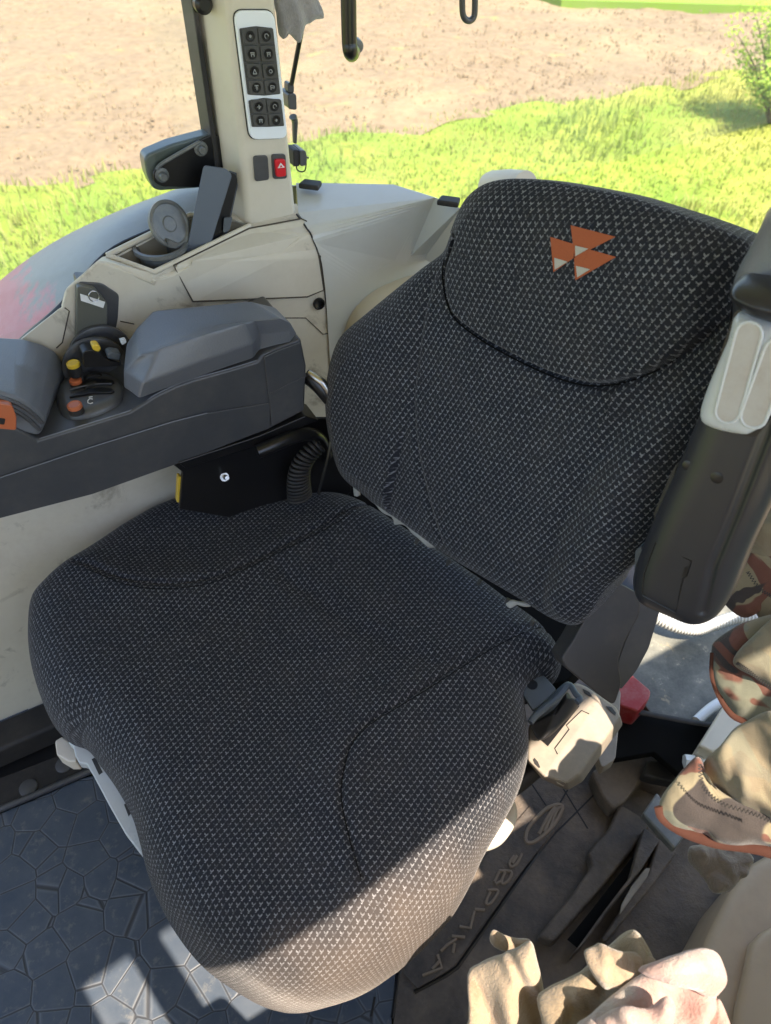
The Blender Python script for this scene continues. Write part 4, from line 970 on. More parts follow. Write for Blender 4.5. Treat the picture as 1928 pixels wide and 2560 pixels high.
backrest = pillow('backrest', [PB(x, y, 0) for x, y in bk_o], Bn, .022, .075, M['fabric'], seat, 460, 170, centre=PB(1150, 820, 0), extra=bextra, smooth=5,
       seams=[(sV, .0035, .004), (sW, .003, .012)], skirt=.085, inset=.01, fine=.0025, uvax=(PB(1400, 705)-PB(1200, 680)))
SEAMS = True
# emblem on the headrest, laid on the bulging surface
bpy.context.view_layer.update()
def on_back(x, y, off=.0008):
    dep = bpy.context.evaluated_depsgraph_get(); L = rootloc(backrest)
    hit, loc, nor, _ = backrest.ray_cast(CAMP-L, ray(x, y).normalized())
    return (loc+L+nor*off) if hit else PB(x, y, .05)
def patch(name, tri, mat, par, sub=10, off=.0009):
    bm = bmesh.new(); A, B, C_ = tri; grid = {}
    for i in range(sub+1):
        for j in range(sub+1-i):
            a, b = i/sub, j/sub; x = A[0]*(1-a-b)+B[0]*a+C_[0]*b; y = A[1]*(1-a-b)+B[1]*a+C_[1]*b
            grid[i, j] = bm.verts.new(on_back(x, y, off))
    for i in range(sub):
        for j in range(sub-i):
            bm.faces.new((grid[i, j], grid[i+1, j], grid[i, j+1]))
            if i+j < sub-1: bm.faces.new((grid[i+1, j], grid[i+1, j+1], grid[i, j+1]))
    bmesh.ops.recalc_face_normals(bm, faces=bm.faces[:])
    me = bpy.data.meshes.new('m'); bm.to_mesh(me); bm.free(); me.shade_smooth(); return link(name, me, M[mat], par)
def ez(x, y): return ((1000+x/1.7953)/1.1573, (400+y/1.7953)/1.1573)
tris = [((768, 293), (970, 345), (787, 437)), ((678, 345), (790, 380), (692, 503)), ((785, 385), (973, 435), (790, 540))]
tris = [((768, 293), (970, 345), (787, 437)), ((678, 345), (785, 378), (782, 440)), ((678, 345), (782, 440), (692, 503)), ((850, 400), (973, 435), (790, 540)), ((785, 440), (850, 400), (790, 540))]
for k, t_ in enumerate(tris): patch('emblem', [ez(*p) for p in t_], 'emb_orange', backrest, 8, .0010+.00012*k)
for t_ in [((790, 384), (850, 398), (792, 432)), ((697, 438), (757, 456), (699, 492)), ((794, 474), (858, 490), (800, 526))]:
    patch('emblem_tip', [ez(*p) for p in t_], 'emb_white', backrest, 6, .0019)
def drape(o, pts, r_, nm, n_, off):
    L = rootloc(o); out = []
    for p in pts:
        d = (Vector(p)-CAMP); hit, loc, nor, _ = o.ray_cast(CAMP-L, d.normalized())
        if hit: out.append(loc+L+nor*off)
    bm = bmesh.new(); tube_bm(bm, out, r_, 6); link(nm, finish(bm), M['void'], o)
drape(backrest, sU[4:-14], .0011, 'seam_line', 0, -.0001)
for s_ in (seamA[2:-3], seamB[3:-2]): drape(cushion, s_, .0007, 'seam_line', 0, .0001)
# black frame in the gap and under the cushion
slab('seat_frame', [Pz(x, y, .40) for x, y in [(700, 1030), (780, 1000), (1330, 1290), (1300, 1400), (1225, 1470), (1100, 1500), (640, 1300), (640, 1150)]], (0, 0, -.05), M['void'], seat, .003)
pan = [(700, 1130), (1120, 1400), (1080, 1640), (960, 1880), (720, 2060), (560, 2040), (420, 1900), (330, 1700), (180, 1500), (200, 1300), (420, 1160)]
slab('seat_pan', [Pz(x, y, .39) for x, y in pan], (0, 0, -.06), M['void'], seat, .01)
cp = Pz(600, 1560, .33)
slab('suspension_base', [cp+sF*a+sR*b+Vector((0, 0, -.02)) for a, b in ((.14, .14), (.14, -.14), (-.2, -.14), (-.2, .14))], (0, 0, -.31), M['rubber'], seat, .02)
# torn lining hanging in the gap
def scrap(pts, nm='torn_lining', m_='foam', amp=.004):
    pillow(nm, [PB(x, y, -.012) for x, y in pts], Bn, .004, .01, M[m_], seat, 60, 10, smooth=2, skirt=.003, inset=.001,
           extra=lambda x, y, d, O, ex, ey: amp*np.array([mnoise.noise(Vector((p*60, q*60, 2.2))) for p, q in zip(x, y)]))
scrap([(782, 1055), (800, 1062), (840, 1088), (862, 1108), (900, 1132), (940, 1160), (972, 1186), (968, 1191), (940, 1182), (928, 1184), (900, 1160), (884, 1142), (866, 1132), (852, 1134), (848, 1118), (828, 1108), (815, 1092), (795, 1076)])
scrap([(1092, 1300), (1104, 1297), (1122, 1298), (1140, 1303), (1147, 1310), (1135, 1311), (1118, 1306), (1106, 1313), (1096, 1310)])
scrap([(765, 1052), (776, 1053), (776, 1071), (766, 1071)]); scrap([(742, 1012), (748, 1022), (758, 1035), (750, 1034), (741, 1022)])
scrap([(1245, 1352), (1256, 1355), (1254, 1365), (1245, 1364)])
for x, y in ((900, 1162), (968, 1208), (1035, 1250), (1150, 1338), (1096, 1290)):
    slab('plastic_clip', [PB(x, y, -.014), PB(x+8, y+4, -.014), PB(x+2, y+14, -.014), PB(x-3, y+11, -.014)], Bn*.003, M['grey'], seat, .0005)
# ivory skirt along the left front
sk = [(146, 1603), (160, 1594), (190, 1594), (212, 1640), (262, 1705), (300, 1765), (312, 1850), (303, 1843), (270, 1800), (236, 1740), (202, 1676), (186, 1650), (170, 1648), (162, 1632), (158, 1612)]
slab('side_skirt', [Pz(x, y, .415) for x, y in sk], (0, 0, -.018), M['ivory'], seat, .003, 3)
slab('skirt_block', [Pz(x, y, .385) for x, y in [(118, 1600), (134, 1590), (168, 1612), (166, 1645), (148, 1645), (122, 1630)]], (0, 0, -.03), M['cream'], seat, .003)
for q in ([(198, 1640), (206, 1636), (222, 1668), (214, 1674)], [(268, 1738), (277, 1732), (286, 1752), (278, 1764)]):
    slab('skirt_slot', [Pz(x, y, .4155) for x, y in q], (0, 0, -.001), M['grey'], seat, 0)
# cream handle under the right front edge
pillow('adjust_handle', [Pz(x, y, .33) for x, y in [(1060, 1730), (1100, 1716), (1113, 1735), (1118, 1760), (1108, 1792), (1085, 1822), (1058, 1836), (1036, 1838), (1022, 1830), (1030, 1790)]], Zv, .012, .015, M['cream'], seat, 70, 16, skirt=.02)
tube('ribbed_hose', [Pz(1090, 1710, .30), Pz(1120, 1690, .30), Pz(1150, 1665, .31), Pz(1170, 1650, .32)], .016, M['grey'], seat, 14)

# belt housing beside the cushion
def bz(x, y, z): return Pz(1080.1+x*.20746, 1382.5+y*.20746, z)
ho = [(300, 900), (420, 720), (600, 560), (790, 445), (900, 490), (1070, 600), (1200, 700), (1268, 775), (1280, 880), (1150, 1080), (1000, 1290), (855, 1480), (700, 1565), (560, 1510), (440, 1440), (350, 1340), (285, 1250)]
h_t = [(300, 900), (600, 560), (790, 445), (900, 490), (1065, 600), (980, 745), (600, 1245), (480, 1432), (440, 1405), (285, 1250)]
h_m = [(298, 902), (598, 560), (790, 443), (905, 488), (1205, 700), (1262, 800), (830, 1400), (690, 1500), (446, 1440), (284, 1252)]
h_b = [(298, 905), (598, 562), (790, 446), (908, 492), (1222, 712), (1280, 880), (858, 1478), (700, 1566), (445, 1452), (285, 1262)]
hs = loft('belt_housing', [[bz(x, y, .34) for x, y in h_b], [bz(x, y, .385) for x, y in h_b], [bz(x, y, .420) for x, y in h_m], [bz(x, y, .437) for x, y in h_t]], M['housing'], seat, .006, 5)
def on_h(x, y, off=.001):
    L = rootloc(hs); X = 1080.1+x*.20746; Y = 1382.5+y*.20746
    hit, loc, nor, _ = hs.ray_cast(CAMP-L, ray(X, Y).normalized()); return (loc+L+nor*off) if hit else bz(x, y, .42)
bpy.context.view_layer.update()
for pts in ([(360, 1230), (395, 1270), (420, 1330), (405, 1335), (360, 1290), (345, 1250)], [(565, 1445), (620, 1450), (685, 1490), (660, 1520), (600, 1490)], [(860, 510), (930, 545), (960, 590), (930, 590), (880, 555)], [(1100, 690), (1160, 700), (1205, 760), (1200, 790), (1150, 750)]):
    slab('screw_recess', [on_h(x, y, .0006) for x, y in pts], hs_n if False else Vector((0, 0, .0004)), M['rubber'] if pts[0][0] != 565 else M['cream'], hs, 0)
slab('belt_slot', [on_h(x, y, .001) for x, y in [(420, 1040), (760, 700), (830, 690), (500, 1110)]], (0, 0, .001), M['black'], hs, 0)
line([on_h(x, y, .0003) for x, y in [(930, 770), (850, 735), (690, 890), (720, 930), (570, 1130), (600, 1190)]], .0009, 'rubber', hs, 'panel_line')
roll = [bz(x, y, .455) for x, y in [(330, 880), (560, 730), (700, 560), (760, 620), (820, 660), (640, 880), (430, 1040), (350, 960)]]
pillow('webbing', roll, (Zv*.8+Vector((-.3, -.1, 0))), .012, .018, M['rubber'], hs, 70, 18, smooth=3, skirt=.02)
lp = [(200, 430), (260, 395), (330, 310), (420, 330), (500, 410), (592, 515), (470, 640), (345, 735), (260, 600), (215, 520)]
lt = slab('latch_plate', rnd([bz(x, y, .475) for x, y in lp], .004), (0, 0, -.005), M['bluegrey'], hs, .0015)
lathe('keyhole', bz(335, 465, .4755), Zv, [(.0085, 0), (.0085, .0004), (0, .0004)], M['black'], lt)
slab('keyhole_slot', [bz(x, y, .4757) for x, y in [(265, 405), (290, 390), (345, 440), (320, 470)]], (0, 0, .0003), M['black'], lt, 0)
tube('latch_ridge', [bz(x, y, .482) for x, y in [(315, 860), (370, 790), (480, 700), (600, 600), (700, 480), (740, 480), (790, 560), (835, 610), (800, 650)]], .0050, M['bluegrey'], lt, 10, 5, .8)
pillow('latch_web', [bz(x, y, .472) for x, y in [(320, 860), (350, 740), (470, 640), (590, 515), (680, 440), (730, 435), (700, 500), (560, 650), (430, 780)]], Zv, .006, .02, M['bluegrey'], lt, 60, 12, smooth=2, skirt=.004)

# grey bracket cover between backrest and belt housing
RC = (PD(1290, 1380, 1.06), (Zv*.62+Vector((.15, -.75, 0))).normalized())
A_ = [(1305, 1256), (1345, 1262), (1386, 1286), (1382, 1330), (1352, 1385), (1336, 1430), (1344, 1478), (1328, 1525), (1298, 1505), (1222, 1442), (1213, 1422), (1238, 1385), (1270, 1325)]
slab('recliner_cover', rnd([PL(x, y, RC) for x, y in A_], .008), -RC[1]*.04, M['grey'], seat, .007, 4)
B_ = [(1380, 1283), (1428, 1312), (1402, 1400), (1375, 1450), (1340, 1492), (1336, 1430), (1352, 1385), (1378, 1330)]
slab('recliner_cover_side', rnd([PL(x, y, (RC[0]-RC[1]*.014, RC[1])) for x, y in B_], .006), -RC[1]*.04, M['dark'], seat, .004, 3)
slab('recliner_foot', rnd([Pz(x, y, .22) for x, y in [(1300, 1480), (1342, 1490), (1338, 1560), (1330, 1640), (1300, 1660), (1280, 1600), (1280, 1540)]], .008), (0, 0, -.03), M['housing'], seat, .006, 3)

# recline lever between the console and the backrest
tube('recline_lever', [PV(660, 812, .93), PV(675, 822, .92), PV(692, 838, .91), PV(712, 862, .90)], .012, M['black'], seat, 12)
tube('chrome_strip', [PV(666, 806, .925), PV(682, 816, .915), PV(698, 828, .905), PV(714, 852, .895)], .0065, M['chrome'], seat, 10)

# folded-up armrest on the near side
an = (sF*math.cos(al)+Zv*.25+Vector((-.15, -.35, 0))).normalized(); AP = (PD(1450, 1180, .87), an)
def PA(x, y, off=0.0): return PL(x, y, (AP[0]+an*off, an))
ao = [(1380, 1275), (1374, 1240), (1388, 1190), (1425, 1100), (1475, 990), (1515, 895), (1560, 790), (1586, 690), (1590, 620), (1612, 598), (1700, 600), (1790, 640), (1790, 800), (1735, 950), (1700, 1020), (1668, 1090), (1625, 1180), (1590, 1265), (1562, 1315), (1535, 1336), (1500, 1340), (1450, 1320), (1400, 1298)]
arm = pillow('folded_armrest', [PA(x, y) for x, y in ao], an, .028, .035, M['arm'], seat, 240, 70, smooth=4, skirt=.05, inset=.02, power=2.4, centre=PA(1560, 1000),
             seams=[([PA(x, y) for x, y in [(1720, 800), (1655, 965), (1610, 1080), (1560, 1200), (1535, 1300)]], .004, .004)])
bpy.context.view_layer.update()
def on_a(x, y, off=.001):
    L = rootloc(arm); hit, loc, nor, _ = arm.ray_cast(CAMP-L, ray(x, y).normalized()); return (loc+L+nor*off) if hit else PA(x, y, .03)
rec = [(1590, 668), (1720, 690), (1740, 760), (1700, 860), (1650, 925), (1632, 945), (1545, 925), (1512, 895)]
slab('grip_recess', rnd([PA(x, y, .0285) for x, y in rec], .004), an*.0008, M['black'], arm, 0)
gp = pillow('grip', [PA(x, y, .030) for x, y in [(1600, 672), (1680, 690), (1735, 720), (1700, 840), (1655, 910), (1632, 928), (1610, 933), (1545, 919), (1518, 893), (1535, 830), (1578, 730)]], an, .020, .022, M['ivory'], arm, 150, 44, smooth=3, power=2.6,
            skirt=.02, inset=.0,
            seams=[])
def capsule(a, b, w_, nm, mat, off):
    a = PA(*a, off); b = PA(*b, off); d = (b-a).normalized(); s_ = an.cross(d).normalized(); pts = []
    for k in range(9): t_ = math.pi*k/8; pts.append(b+s_*math.cos(t_)*w_+d*math.sin(t_)*w_)
    for k in range(9): t_ = math.pi+math.pi*k/8; pts.append(a+s_*math.cos(t_)*w_+d*math.sin(t_)*w_)
    return pts
for a, b in (((1618, 722), (1572, 890)), ((1680, 760), (1628, 900))):
    pts = capsule(a, b, .0105, '', None, .0505)
    slab('grip_hollow', pts, an*.0006, M['ivory_worn'], gp, 0)
    tube('grip_ridge', pts+[pts[0]], .0016, M['ivory'], gp, 8, 1)
for x, y, r_ in ((1486, 1006, .0042), (1549, 1032, .0048), (1614, 640, .006)):
    p = on_a(x, y, .0004); lathe('screw_hole', p, an, [(r_*1.25, 0), (r_, .0004), (0, .0004)], M['black'], arm, 20)
cvp = [(1415, 1173), (1494, 1212), (1458, 1322)]
for pts in ([(1389, 1282), (1392, 1240), (1416, 1173), (1494, 1212), (1484, 1245), (1476, 1248), (1460, 1322)], [(1389, 1286), (1420, 1302), (1458, 1322)]):
    line([on_a(x, y, .0002) for x, y in pts], .0008, 'black', arm, 'cover_line')
slab('cover_notch', [on_a(x, y, .0006) for x, y in [(1480, 1226), (1488, 1224), (1482, 1244), (1474, 1246)]], an*.0003, M['black'], arm, 0)
# upper part of the armrest beyond the grip
pillow('armrest_tip', [PA(x, y, .01) for x, y in [(1596, 640), (1592, 612), (1604, 596), (1640, 592), (1760, 620), (1760, 700), (1666, 684), (1630, 668)]], an, .045, .018, M['arm'], arm, 90, 24, smooth=3, skirt=.03)
pillow('armrest_pad', [PA(x, y, -.02) for x, y in [(1600, 625), (1598, 580), (1625, 530), (1645, 490), (1672, 440), (1760, 380), (1800, 500), (1760, 640)]], an, .03, .03, M['dark_pad'], arm, 90, 24, smooth=3, skirt=.03)
slab('pivot_cap', rnd([PA(x, y, -.01) for x, y in [(1372, 1190), (1386, 1180), (1390, 1200), (1380, 1240), (1370, 1235)]], .003), -an*.02, M['bluegrey'], arm, .003)
slab('inner_arm', rnd([PA(x, y, -.015) for x, y in [(1450, 1020), (1464, 1000), (1440, 1090), (1415, 1130), (1412, 1110)]], .003), -an*.02, M['grey'], arm, .003)
# piping seam inside the headrest (bright stitches at its right end)
# ================================================================== FLOOR AND THE CLUTTER ON THE RIGHT
md = [(-60, 1760), (0, 1757), (85, 1722), (175, 1682), (330, 1640), (620, 1600), (830, 1900), (858, 2060), (846, 2212), (846, 2500), (-60, 2500)]
mt = thing('floor_mat', 'dark rubber floor mat with a cell pattern, in front of the seat', 'floor mat', T(0, .5, 0))
slab('mat_sheet', [Pz(x, y, .006) for x, y in md], (0, 0, -.006), M['mat_cells'], mt, .002)
tube('mat_lip', [Pz(x, y, .012) for x, y in [(-60, 1775), (0, 1748), (85, 1713), (175, 1674), (330, 1610)]], .007, M['dark'], mt, 8, 1)
slab('mat_step', [Pz(x, y, .004) for x, y in [(-60, 1705), (0, 1680), (130, 1630), (300, 1560), (330, 1610), (175, 1680), (0, 1752), (-60, 1780)]], (0, 0, -.004), M['rubber'], mt, .002)
for x, y in ((62, 1702), (140, 1652)): lathe('floor_plug', Pz(x, y, .004), Zv, [(0, 0), (.018, 0), (.018, .003), (.016, .004), (0, .004)], M['dark'], mt, 24)
# muddy mat on the right with raised lettering
m2 = thing('lettered_mat', 'muddy brown rubber mat with raised lettering, on the near side of the seat', 'floor mat', T(-.3, .25, 0))
slab('mat_sheet', [Pz(x, y, .006) for x, y in [(835, 1900), (866, 2060), (850, 2212), (850, 2600), (1900, 2600), (1800, 1900), (1470, 1640), (1330, 1530), (1100, 1500)]], (0, 0, -.006), M['mud'], m2, .002)
def g4(x, y): return (777.7+x*.53319, 1641.8+y*.53319)
def g1(x, y): return (864.1+x*.2334, 1771.3+y*.2334)
for pts, r_ in (([(220, 940), (350, 872), (395, 840), (640, 490), (720, 380)], .0035), ([(130, 1045), (160, 840), (185, 790)], .003), ([(60, 960), (45, 1040)], .002)):
    tube('mat_groove', [Pz(*g4(x, y), .0062) for x, y in pts], r_, M['black'], m2, 6, 1, .35)
slab('letter_plate', [Pz(*g4(x, y), .0095) for x, y in [(235, 925), (345, 862), (385, 832), (628, 485), (820, 250), (700, 170), (480, 420), (260, 680), (175, 860)]], (0, 0, -.004), M['mud'], m2, .002)
strokes = [[(350, 1245), (388, 1370), (210, 1440)], [(365, 1310), (300, 1378)], [(482, 1075), (603, 1085)], [(525, 1100), (440, 1155), (380, 1215)], [(508, 1140), (490, 1232)],
           [(552, 985), (652, 1000), (688, 842)], [(695, 826), (788, 832)], [(815, 648), (910, 655), (850, 760), (800, 775), (805, 735), (838, 665)],
           [(915, 470), (1030, 478), (1010, 550), (960, 590), (942, 560), (975, 478)], [(940, 562), (890, 592), (876, 570), (920, 475)], [(1060, 330), (1015, 395), (1035, 432), (1085, 400), (1130, 310)], [(1040, 400), (1085, 330)],
           [(555, 985), (555, 730)]]
for s_ in strokes[:-1]:
    bm = bmesh.new(); L_ = smooth_line([Pz(*g1(*p), .011) for p in s_], 1 if len(s_) < 5 else 4); tube_bm(bm, L_, .0026, 6, True, .8)
    link('raised_letter', finish(bm), M['mud_light'], m2)
ov = [(670, 320), (680, 280), (720, 230), (770, 190), (820, 185), (800, 240), (760, 290), (710, 330), (680, 335)]
tube('oval_relief', [Pz(*g4(x, y), .009) for x, y in ov+[ov[0]]], .004, M['mud_light'], m2, 6, 4)
for k in range(3): tube('oval_stripe', [Pz(*g4(725+k*22, 300-k*8), .009), Pz(*g4(765+k*16, 225-k*10), .009), Pz(*g4(790+k*14, 190), .009)], .0035, M['mud_light'], m2, 6, 3)
# footwell ridges: muddy moulded steps
ft = thing('floor_moulding', 'stepped muddy rubber moulding around the footwell, between the mat and the camouflage jacket', 'moulding', T(-.6, .25, 0))
def gR(x, y): return (1036.9+x*.37758, 1123.3+y*.37758)     # region 1200,1300..1928,2200
def fslab(nm, pts, z, h, m_='mud', bev=.006): return slab(nm, [Pz(*p, z) for p in pts], (0, 0, -h), M[m_], ft, bev, 3)
fslab('step_plate', [gR(*p) for p in [(640, 1440), (760, 1350), (900, 1315), (1000, 1315), (1060, 1370), (1160, 1450), (1050, 1530), (930, 1480), (830, 1610), (760, 1650), (700, 1580)]], .05, .05)
fslab('step_block', [gR(*p) for p in [(960, 1370), (1060, 1375), (1160, 1445), (1110, 1500), (1000, 1480), (930, 1460)]], .075, .03, 'rubber')
fslab('ridge', [gR(*p) for p in [(800, 1620), (900, 1680), (980, 1740), (860, 1900), (700, 2100), (560, 2260), (420, 2420), (330, 2380), (520, 2150), (640, 1980), (620, 1900), (740, 1760)]], .035, .035)
fslab('channel_floor', [gR(*p) for p in [(870, 1930), (930, 1960), (820, 2120), (660, 2330), (560, 2450), (500, 2400), (640, 2230)]], .0375, .001, 'void', 0)
fslab('channel_wall', [gR(*p) for p in [(940, 1760), (1030, 1830), (930, 1990), (760, 2200), (600, 2420), (520, 2500), (700, 2250), (860, 2040)]], .06, .06)
fslab('worn_edge', [gR(*p) for p in [(950, 1990), (975, 1990), (960, 2040), (880, 2150), (800, 2260), (810, 2200), (870, 2090)]], .064, .004, 'housing', .002)
fslab('dark_well', [gR(*p) for p in [(1000, 1840), (1250, 1980), (1500, 2100), (1300, 2600), (500, 2700), (640, 2480), (860, 2160)]], .012, .004, 'mud', 0)
fslab('outer_wall', [gR(*p) for p in [(1030, 1790), (1130, 1900), (1000, 2080), (820, 2300), (720, 2420), (690, 2400), (800, 2240), (960, 2020)]], .045, .045)
# chrome plate, white fitting
o = slab('steel_plate', [Pz(*gR(*p), .16) for p in [(1015, 1555), (930, 1680), (1115, 1885), (1180, 1800)]], (0, 0, -.02), M['lidgrey'], None, .004); tagset(o, 'dull steel plate below the lowest flap of the camouflage jacket', 'plate')
o = lathe('hose_fitting', Pz(*gR(1170, 1380), .16), (Pz(*gR(1275, 1390), .16)-Pz(*gR(1170, 1380), .16)), [(0, 0), (.013, 0), (.013, .018), (.010, .02), (.010, .026), (.014, .027), (.014, .04), (0, .04)], M['silver'], None, 6); tagset(o, 'small white and metal hose fitting left of the camouflage sleeve', 'fitting')
# rear: dirty panel, hose, red box, black sheet for a dark hollow
def concrete():
    m, t, b = newmat('dirty_panel'); co = N(t, 'ShaderNodeTexCoord').outputs['Object']
    n = ramp(t, noise(t, co, 9, 8, .75), [(.38, (0,)*3), (.62, (1,)*3)]); n2 = noise(t, co, 38, 6, .75); n3 = noise(t, co, 16, 5, .7, 1)
    c = mixc(t, n, (.075, .08, .068), (.20, .20, .17)); c = mixc(t, math_(t, 'MULTIPLY', ramp(t, n2, [(.60, (0,)*3), (.68, (1,)*3)]), .8), c, (.40, .37, .29))
    c = mixc(t, math_(t, 'MULTIPLY', ramp(t, n3, [(.62, (0,)*3), (.66, (1,)*3)]), .7), c, (.32, .27, .17)); t.links.new(c, b.inputs['Base Color']); b.inputs['Roughness'].default_value = .5
    bump(t, b, n2, .002, .4); return m
dz = .10
o = slab('bulkhead', [Pz(*gR(*p), dz) for p in [(820, 900), (1000, 300), (1900, 200), (1900, 900), (1420, 1060), (1350, 1170), (1150, 1140), (980, 1110)]], (0, 0, -.02), concrete(), None, .003); tagset(o, 'mottled dirty grey panel behind the seat, under the folded armrest', 'panel')
def hose(name, pts, r, lab, mat='ivory'):
    L_ = smooth_line(pts, 30); bm = bmesh.new(); n = len(L_); tube_bm(bm, L_, lambda t_: r*(1+.10*math.sin(t_*n*1.57)), 14); o = link(name, finish(bm, True, 80), M[mat]); tagset(o, lab, 'hose'); return o
hose('corrugated_hose', [Pz(*gR(x, y), .14) for x, y in [(1010, 560), (1130, 610), (1240, 625), (1330, 600), (1460, 560), (1600, 560)]], .014, 'pale corrugated hose arching over the dirty panel behind the armrest')
o = slab('red_box', rnd([Pz(*gR(x, y), .17) for x, y in [(850, 865), (980, 975), (970, 1020), (905, 1095), (800, 1060), (790, 900)]], .006), (0, 0, -.08), M['redbox'], None, .004); tagset(o, 'dusty red plastic box behind the grey bracket cover', 'box')
o = slab('hollow_shade', [Pz(*gR(x, y), .115) for x, y in [(760, 1000), (900, 1090), (1100, 1130), (1330, 1180), (1320, 1260), (1180, 1400), (1150, 1460), (1000, 1330), (760, 1370)]], (0, 0, -.02), M['void'], None, .003); tagset(o, 'black sheet painted in as the dark hollow below the red box', 'sheet')  # stands for the shade in the hollow behind the seat
tube('black_strap', [Pz(*gR(x, y), .14) for x, y in [(890, 1095), (1050, 1125), (1180, 1150), (1330, 1175)]], .006, M['rubber'], None, 8, 4, .4)
tagset(bpy.context.scene.objects['black_strap'], 'thin black strap lying along the edge of the dirty grey panel', 'strap')
o = tube('white_pipe', [Pz(*gR(x, y), .13) for x, y in [(1240, 1150), (1330, 1070), (1450, 1000)]], .010, M['silver'], None, 10); tagset(o, 'pale blue-white pipe left of the camouflage jacket', 'pipe')
pstp = [gR(*p) for p in [(1420, 1020), (1520, 960), (1560, 1200), (1400, 1300), (1330, 1330), (1250, 1290)]]
o = slab('door_post', [Pz(x, y, .20) for x, y in pstp], (0, 0, -.12), M['beige'], None, .006); tagset(o, 'cream post foot behind the lowest camouflage flap', 'post')
# near-side inner fender trim, bottom right corner
nf = thing('near_fender_trim', 'cream moulded trim in the bottom right corner, beside the rags', 'trim', T(-.6, 0, 0))
t1 = [(1700, 1820), (1630, 1860), (1585, 1915), (1545, 1990), (1505, 2080), (1470, 2150), (1440, 2260), (1420, 2400), (1900, 2400), (1900, 1820)]
slab('trim_wall', [Pz(x, y, .20) for x, y in t1], (0, 0, -.20), M['trim_dim'], nf, .02, 4)
t2 = [(1700, 1985), (1650, 2010), (1625, 2035), (1612, 2100), (1596, 2170), (1580, 2300), (1900, 2400), (1900, 1950)]
slab('trim_pad', [Pz(x, y, .225) for x, y in t2], (0, 0, -.03), M['trim_dim'], nf, .012, 4)

# camouflage jacket
jk = thing('camouflage_jacket', 'camouflage jacket hanging at the right edge behind the folded armrest', 'jacket', PD(1600, 1500, 1.3)-Zv*.3)
def cl(name, pts, dist, mat, par, h=.02, edge=.03, amp=.014, f=12, sm=3, nrm=None, na=170, nr=46, hem=True):
    nv = nrm or (CAMP-PD(*pts[0], dist)).normalized()
    nv = nv.normalized(); pc = PD(sum(p[0] for p in pts)/len(pts), sum(p[1] for p in pts)/len(pts), dist); pl_ = (pc, nv)
    sd = random.random()*30
    tr_ = .0028 if mat == 'rib' else .0010
    def ex_(x, y, d, O, ex, ey):
        a = np.array([mnoise.noise(Vector((p*f+sd, q*f*.45, sd))) for p, q in zip(x, y)])
        b = np.array([mnoise.noise(Vector((p*f*2.3, q*f*1.1+sd, sd))) for p, q in zip(x, y)])
        r = np.array([mnoise.noise(Vector((p*90, q*90, sd))) for p, q in zip(x, y)])
        th = sd*1.7; ph = (x*math.cos(th)+y*math.sin(th))*f*3.2+4.5*a
        ph2 = (x*math.cos(th+.7)+y*math.sin(th+.7))*f*6.0+5*b
        return amp*(.55*np.sin(ph)*(.55+1.2*np.abs(a))+.16*np.sin(ph2)+.5*b)+tr_*r
    o = pillow(name, [PL(*p, pl_) for p in pts], nv, h, edge, M[mat], par, na, nr, smooth=sm, extra=ex_, skirt=.012, inset=.004)
    return o, pl_
nj = Vector((-.35, -.65, .65))
cl('jacket_body', [(1560, 1180), (1600, 1050), (1640, 950), (1720, 900), (1800, 1000), (1800, 1400), (1740, 1560), (1666, 1520), (1600, 1460), (1612, 1380), (1640, 1340), (1612, 1300), (1590, 1260)], 1.12, 'camo_pale', jk, .03, .05, nrm=nj)
cl('jacket_flap', [(1570, 1255), (1590, 1215), (1625, 1180), (1700, 1200), (1720, 1270), (1670, 1300), (1625, 1330), (1600, 1332), (1572, 1312), (1560, 1290)], 1.10, 'camo', jk, .012, .02, .006, nrm=nj)
cl('jacket_flap', [(1537, 1405), (1545, 1385), (1580, 1360), (1625, 1340), (1720, 1330), (1760, 1450), (1720, 1560), (1660, 1640), (1630, 1590), (1612, 1560), (1580, 1545), (1556, 1510), (1540, 1460)], 1.06, 'camo', jk, .018, .03, .008, nrm=nj)
cl('jacket_pocket', [(1585, 1420), (1620, 1380), (1700, 1320), (1760, 1380), (1740, 1500), (1680, 1490), (1625, 1460), (1590, 1440)], 1.03, 'camo_pale', jk, .015, .03, .006, nrm=nj)
cl('jacket_sleeve', [(1520, 1650), (1560, 1600), (1620, 1560), (1680, 1530), (1780, 1560), (1800, 1760), (1740, 1850), (1666, 1800), (1600, 1760), (1545, 1730), (1515, 1695)], .94, 'camo_pale', jk, .03, .05, .026, 15, nrm=nj)
cl('jacket_hem', [(1424, 1740), (1440, 1705), (1480, 1665), (1510, 1640), (1530, 1690), (1590, 1730), (1660, 1745), (1760, 1800), (1760, 1890), (1666, 1843), (1610, 1830), (1545, 1822), (1480, 1800), (1435, 1770)], .93, 'camo', jk, .012, .02, .012, 16, nrm=nj)
def stitch(pts, dist):
    L_ = smooth_line([PD(x, y, dist) for x, y in pts], 14); bm = bmesh.new()
    for i in range(0, len(L_)-2):
        t_ = (L_[i+1]-L_[i]); 
        if t_.length < 1e-6: continue
        s_ = t_.cross(nj).normalized()*.0022*(1 if i % 2 else -1); tube_bm(bm, [L_[i]-s_, L_[i+1]+s_], .0005, 4)
    link('stitching', finish(bm), M['rubber'], jk)
stitch([(1592, 1432), (1612, 1445), (1640, 1468), (1670, 1490)], 1.00); stitch([(1512, 1650), (1520, 1700), (1560, 1735), (1620, 1755), (1670, 1775)], .885)
stitch([(1615, 1235), (1640, 1270), (1670, 1290)], 1.06)
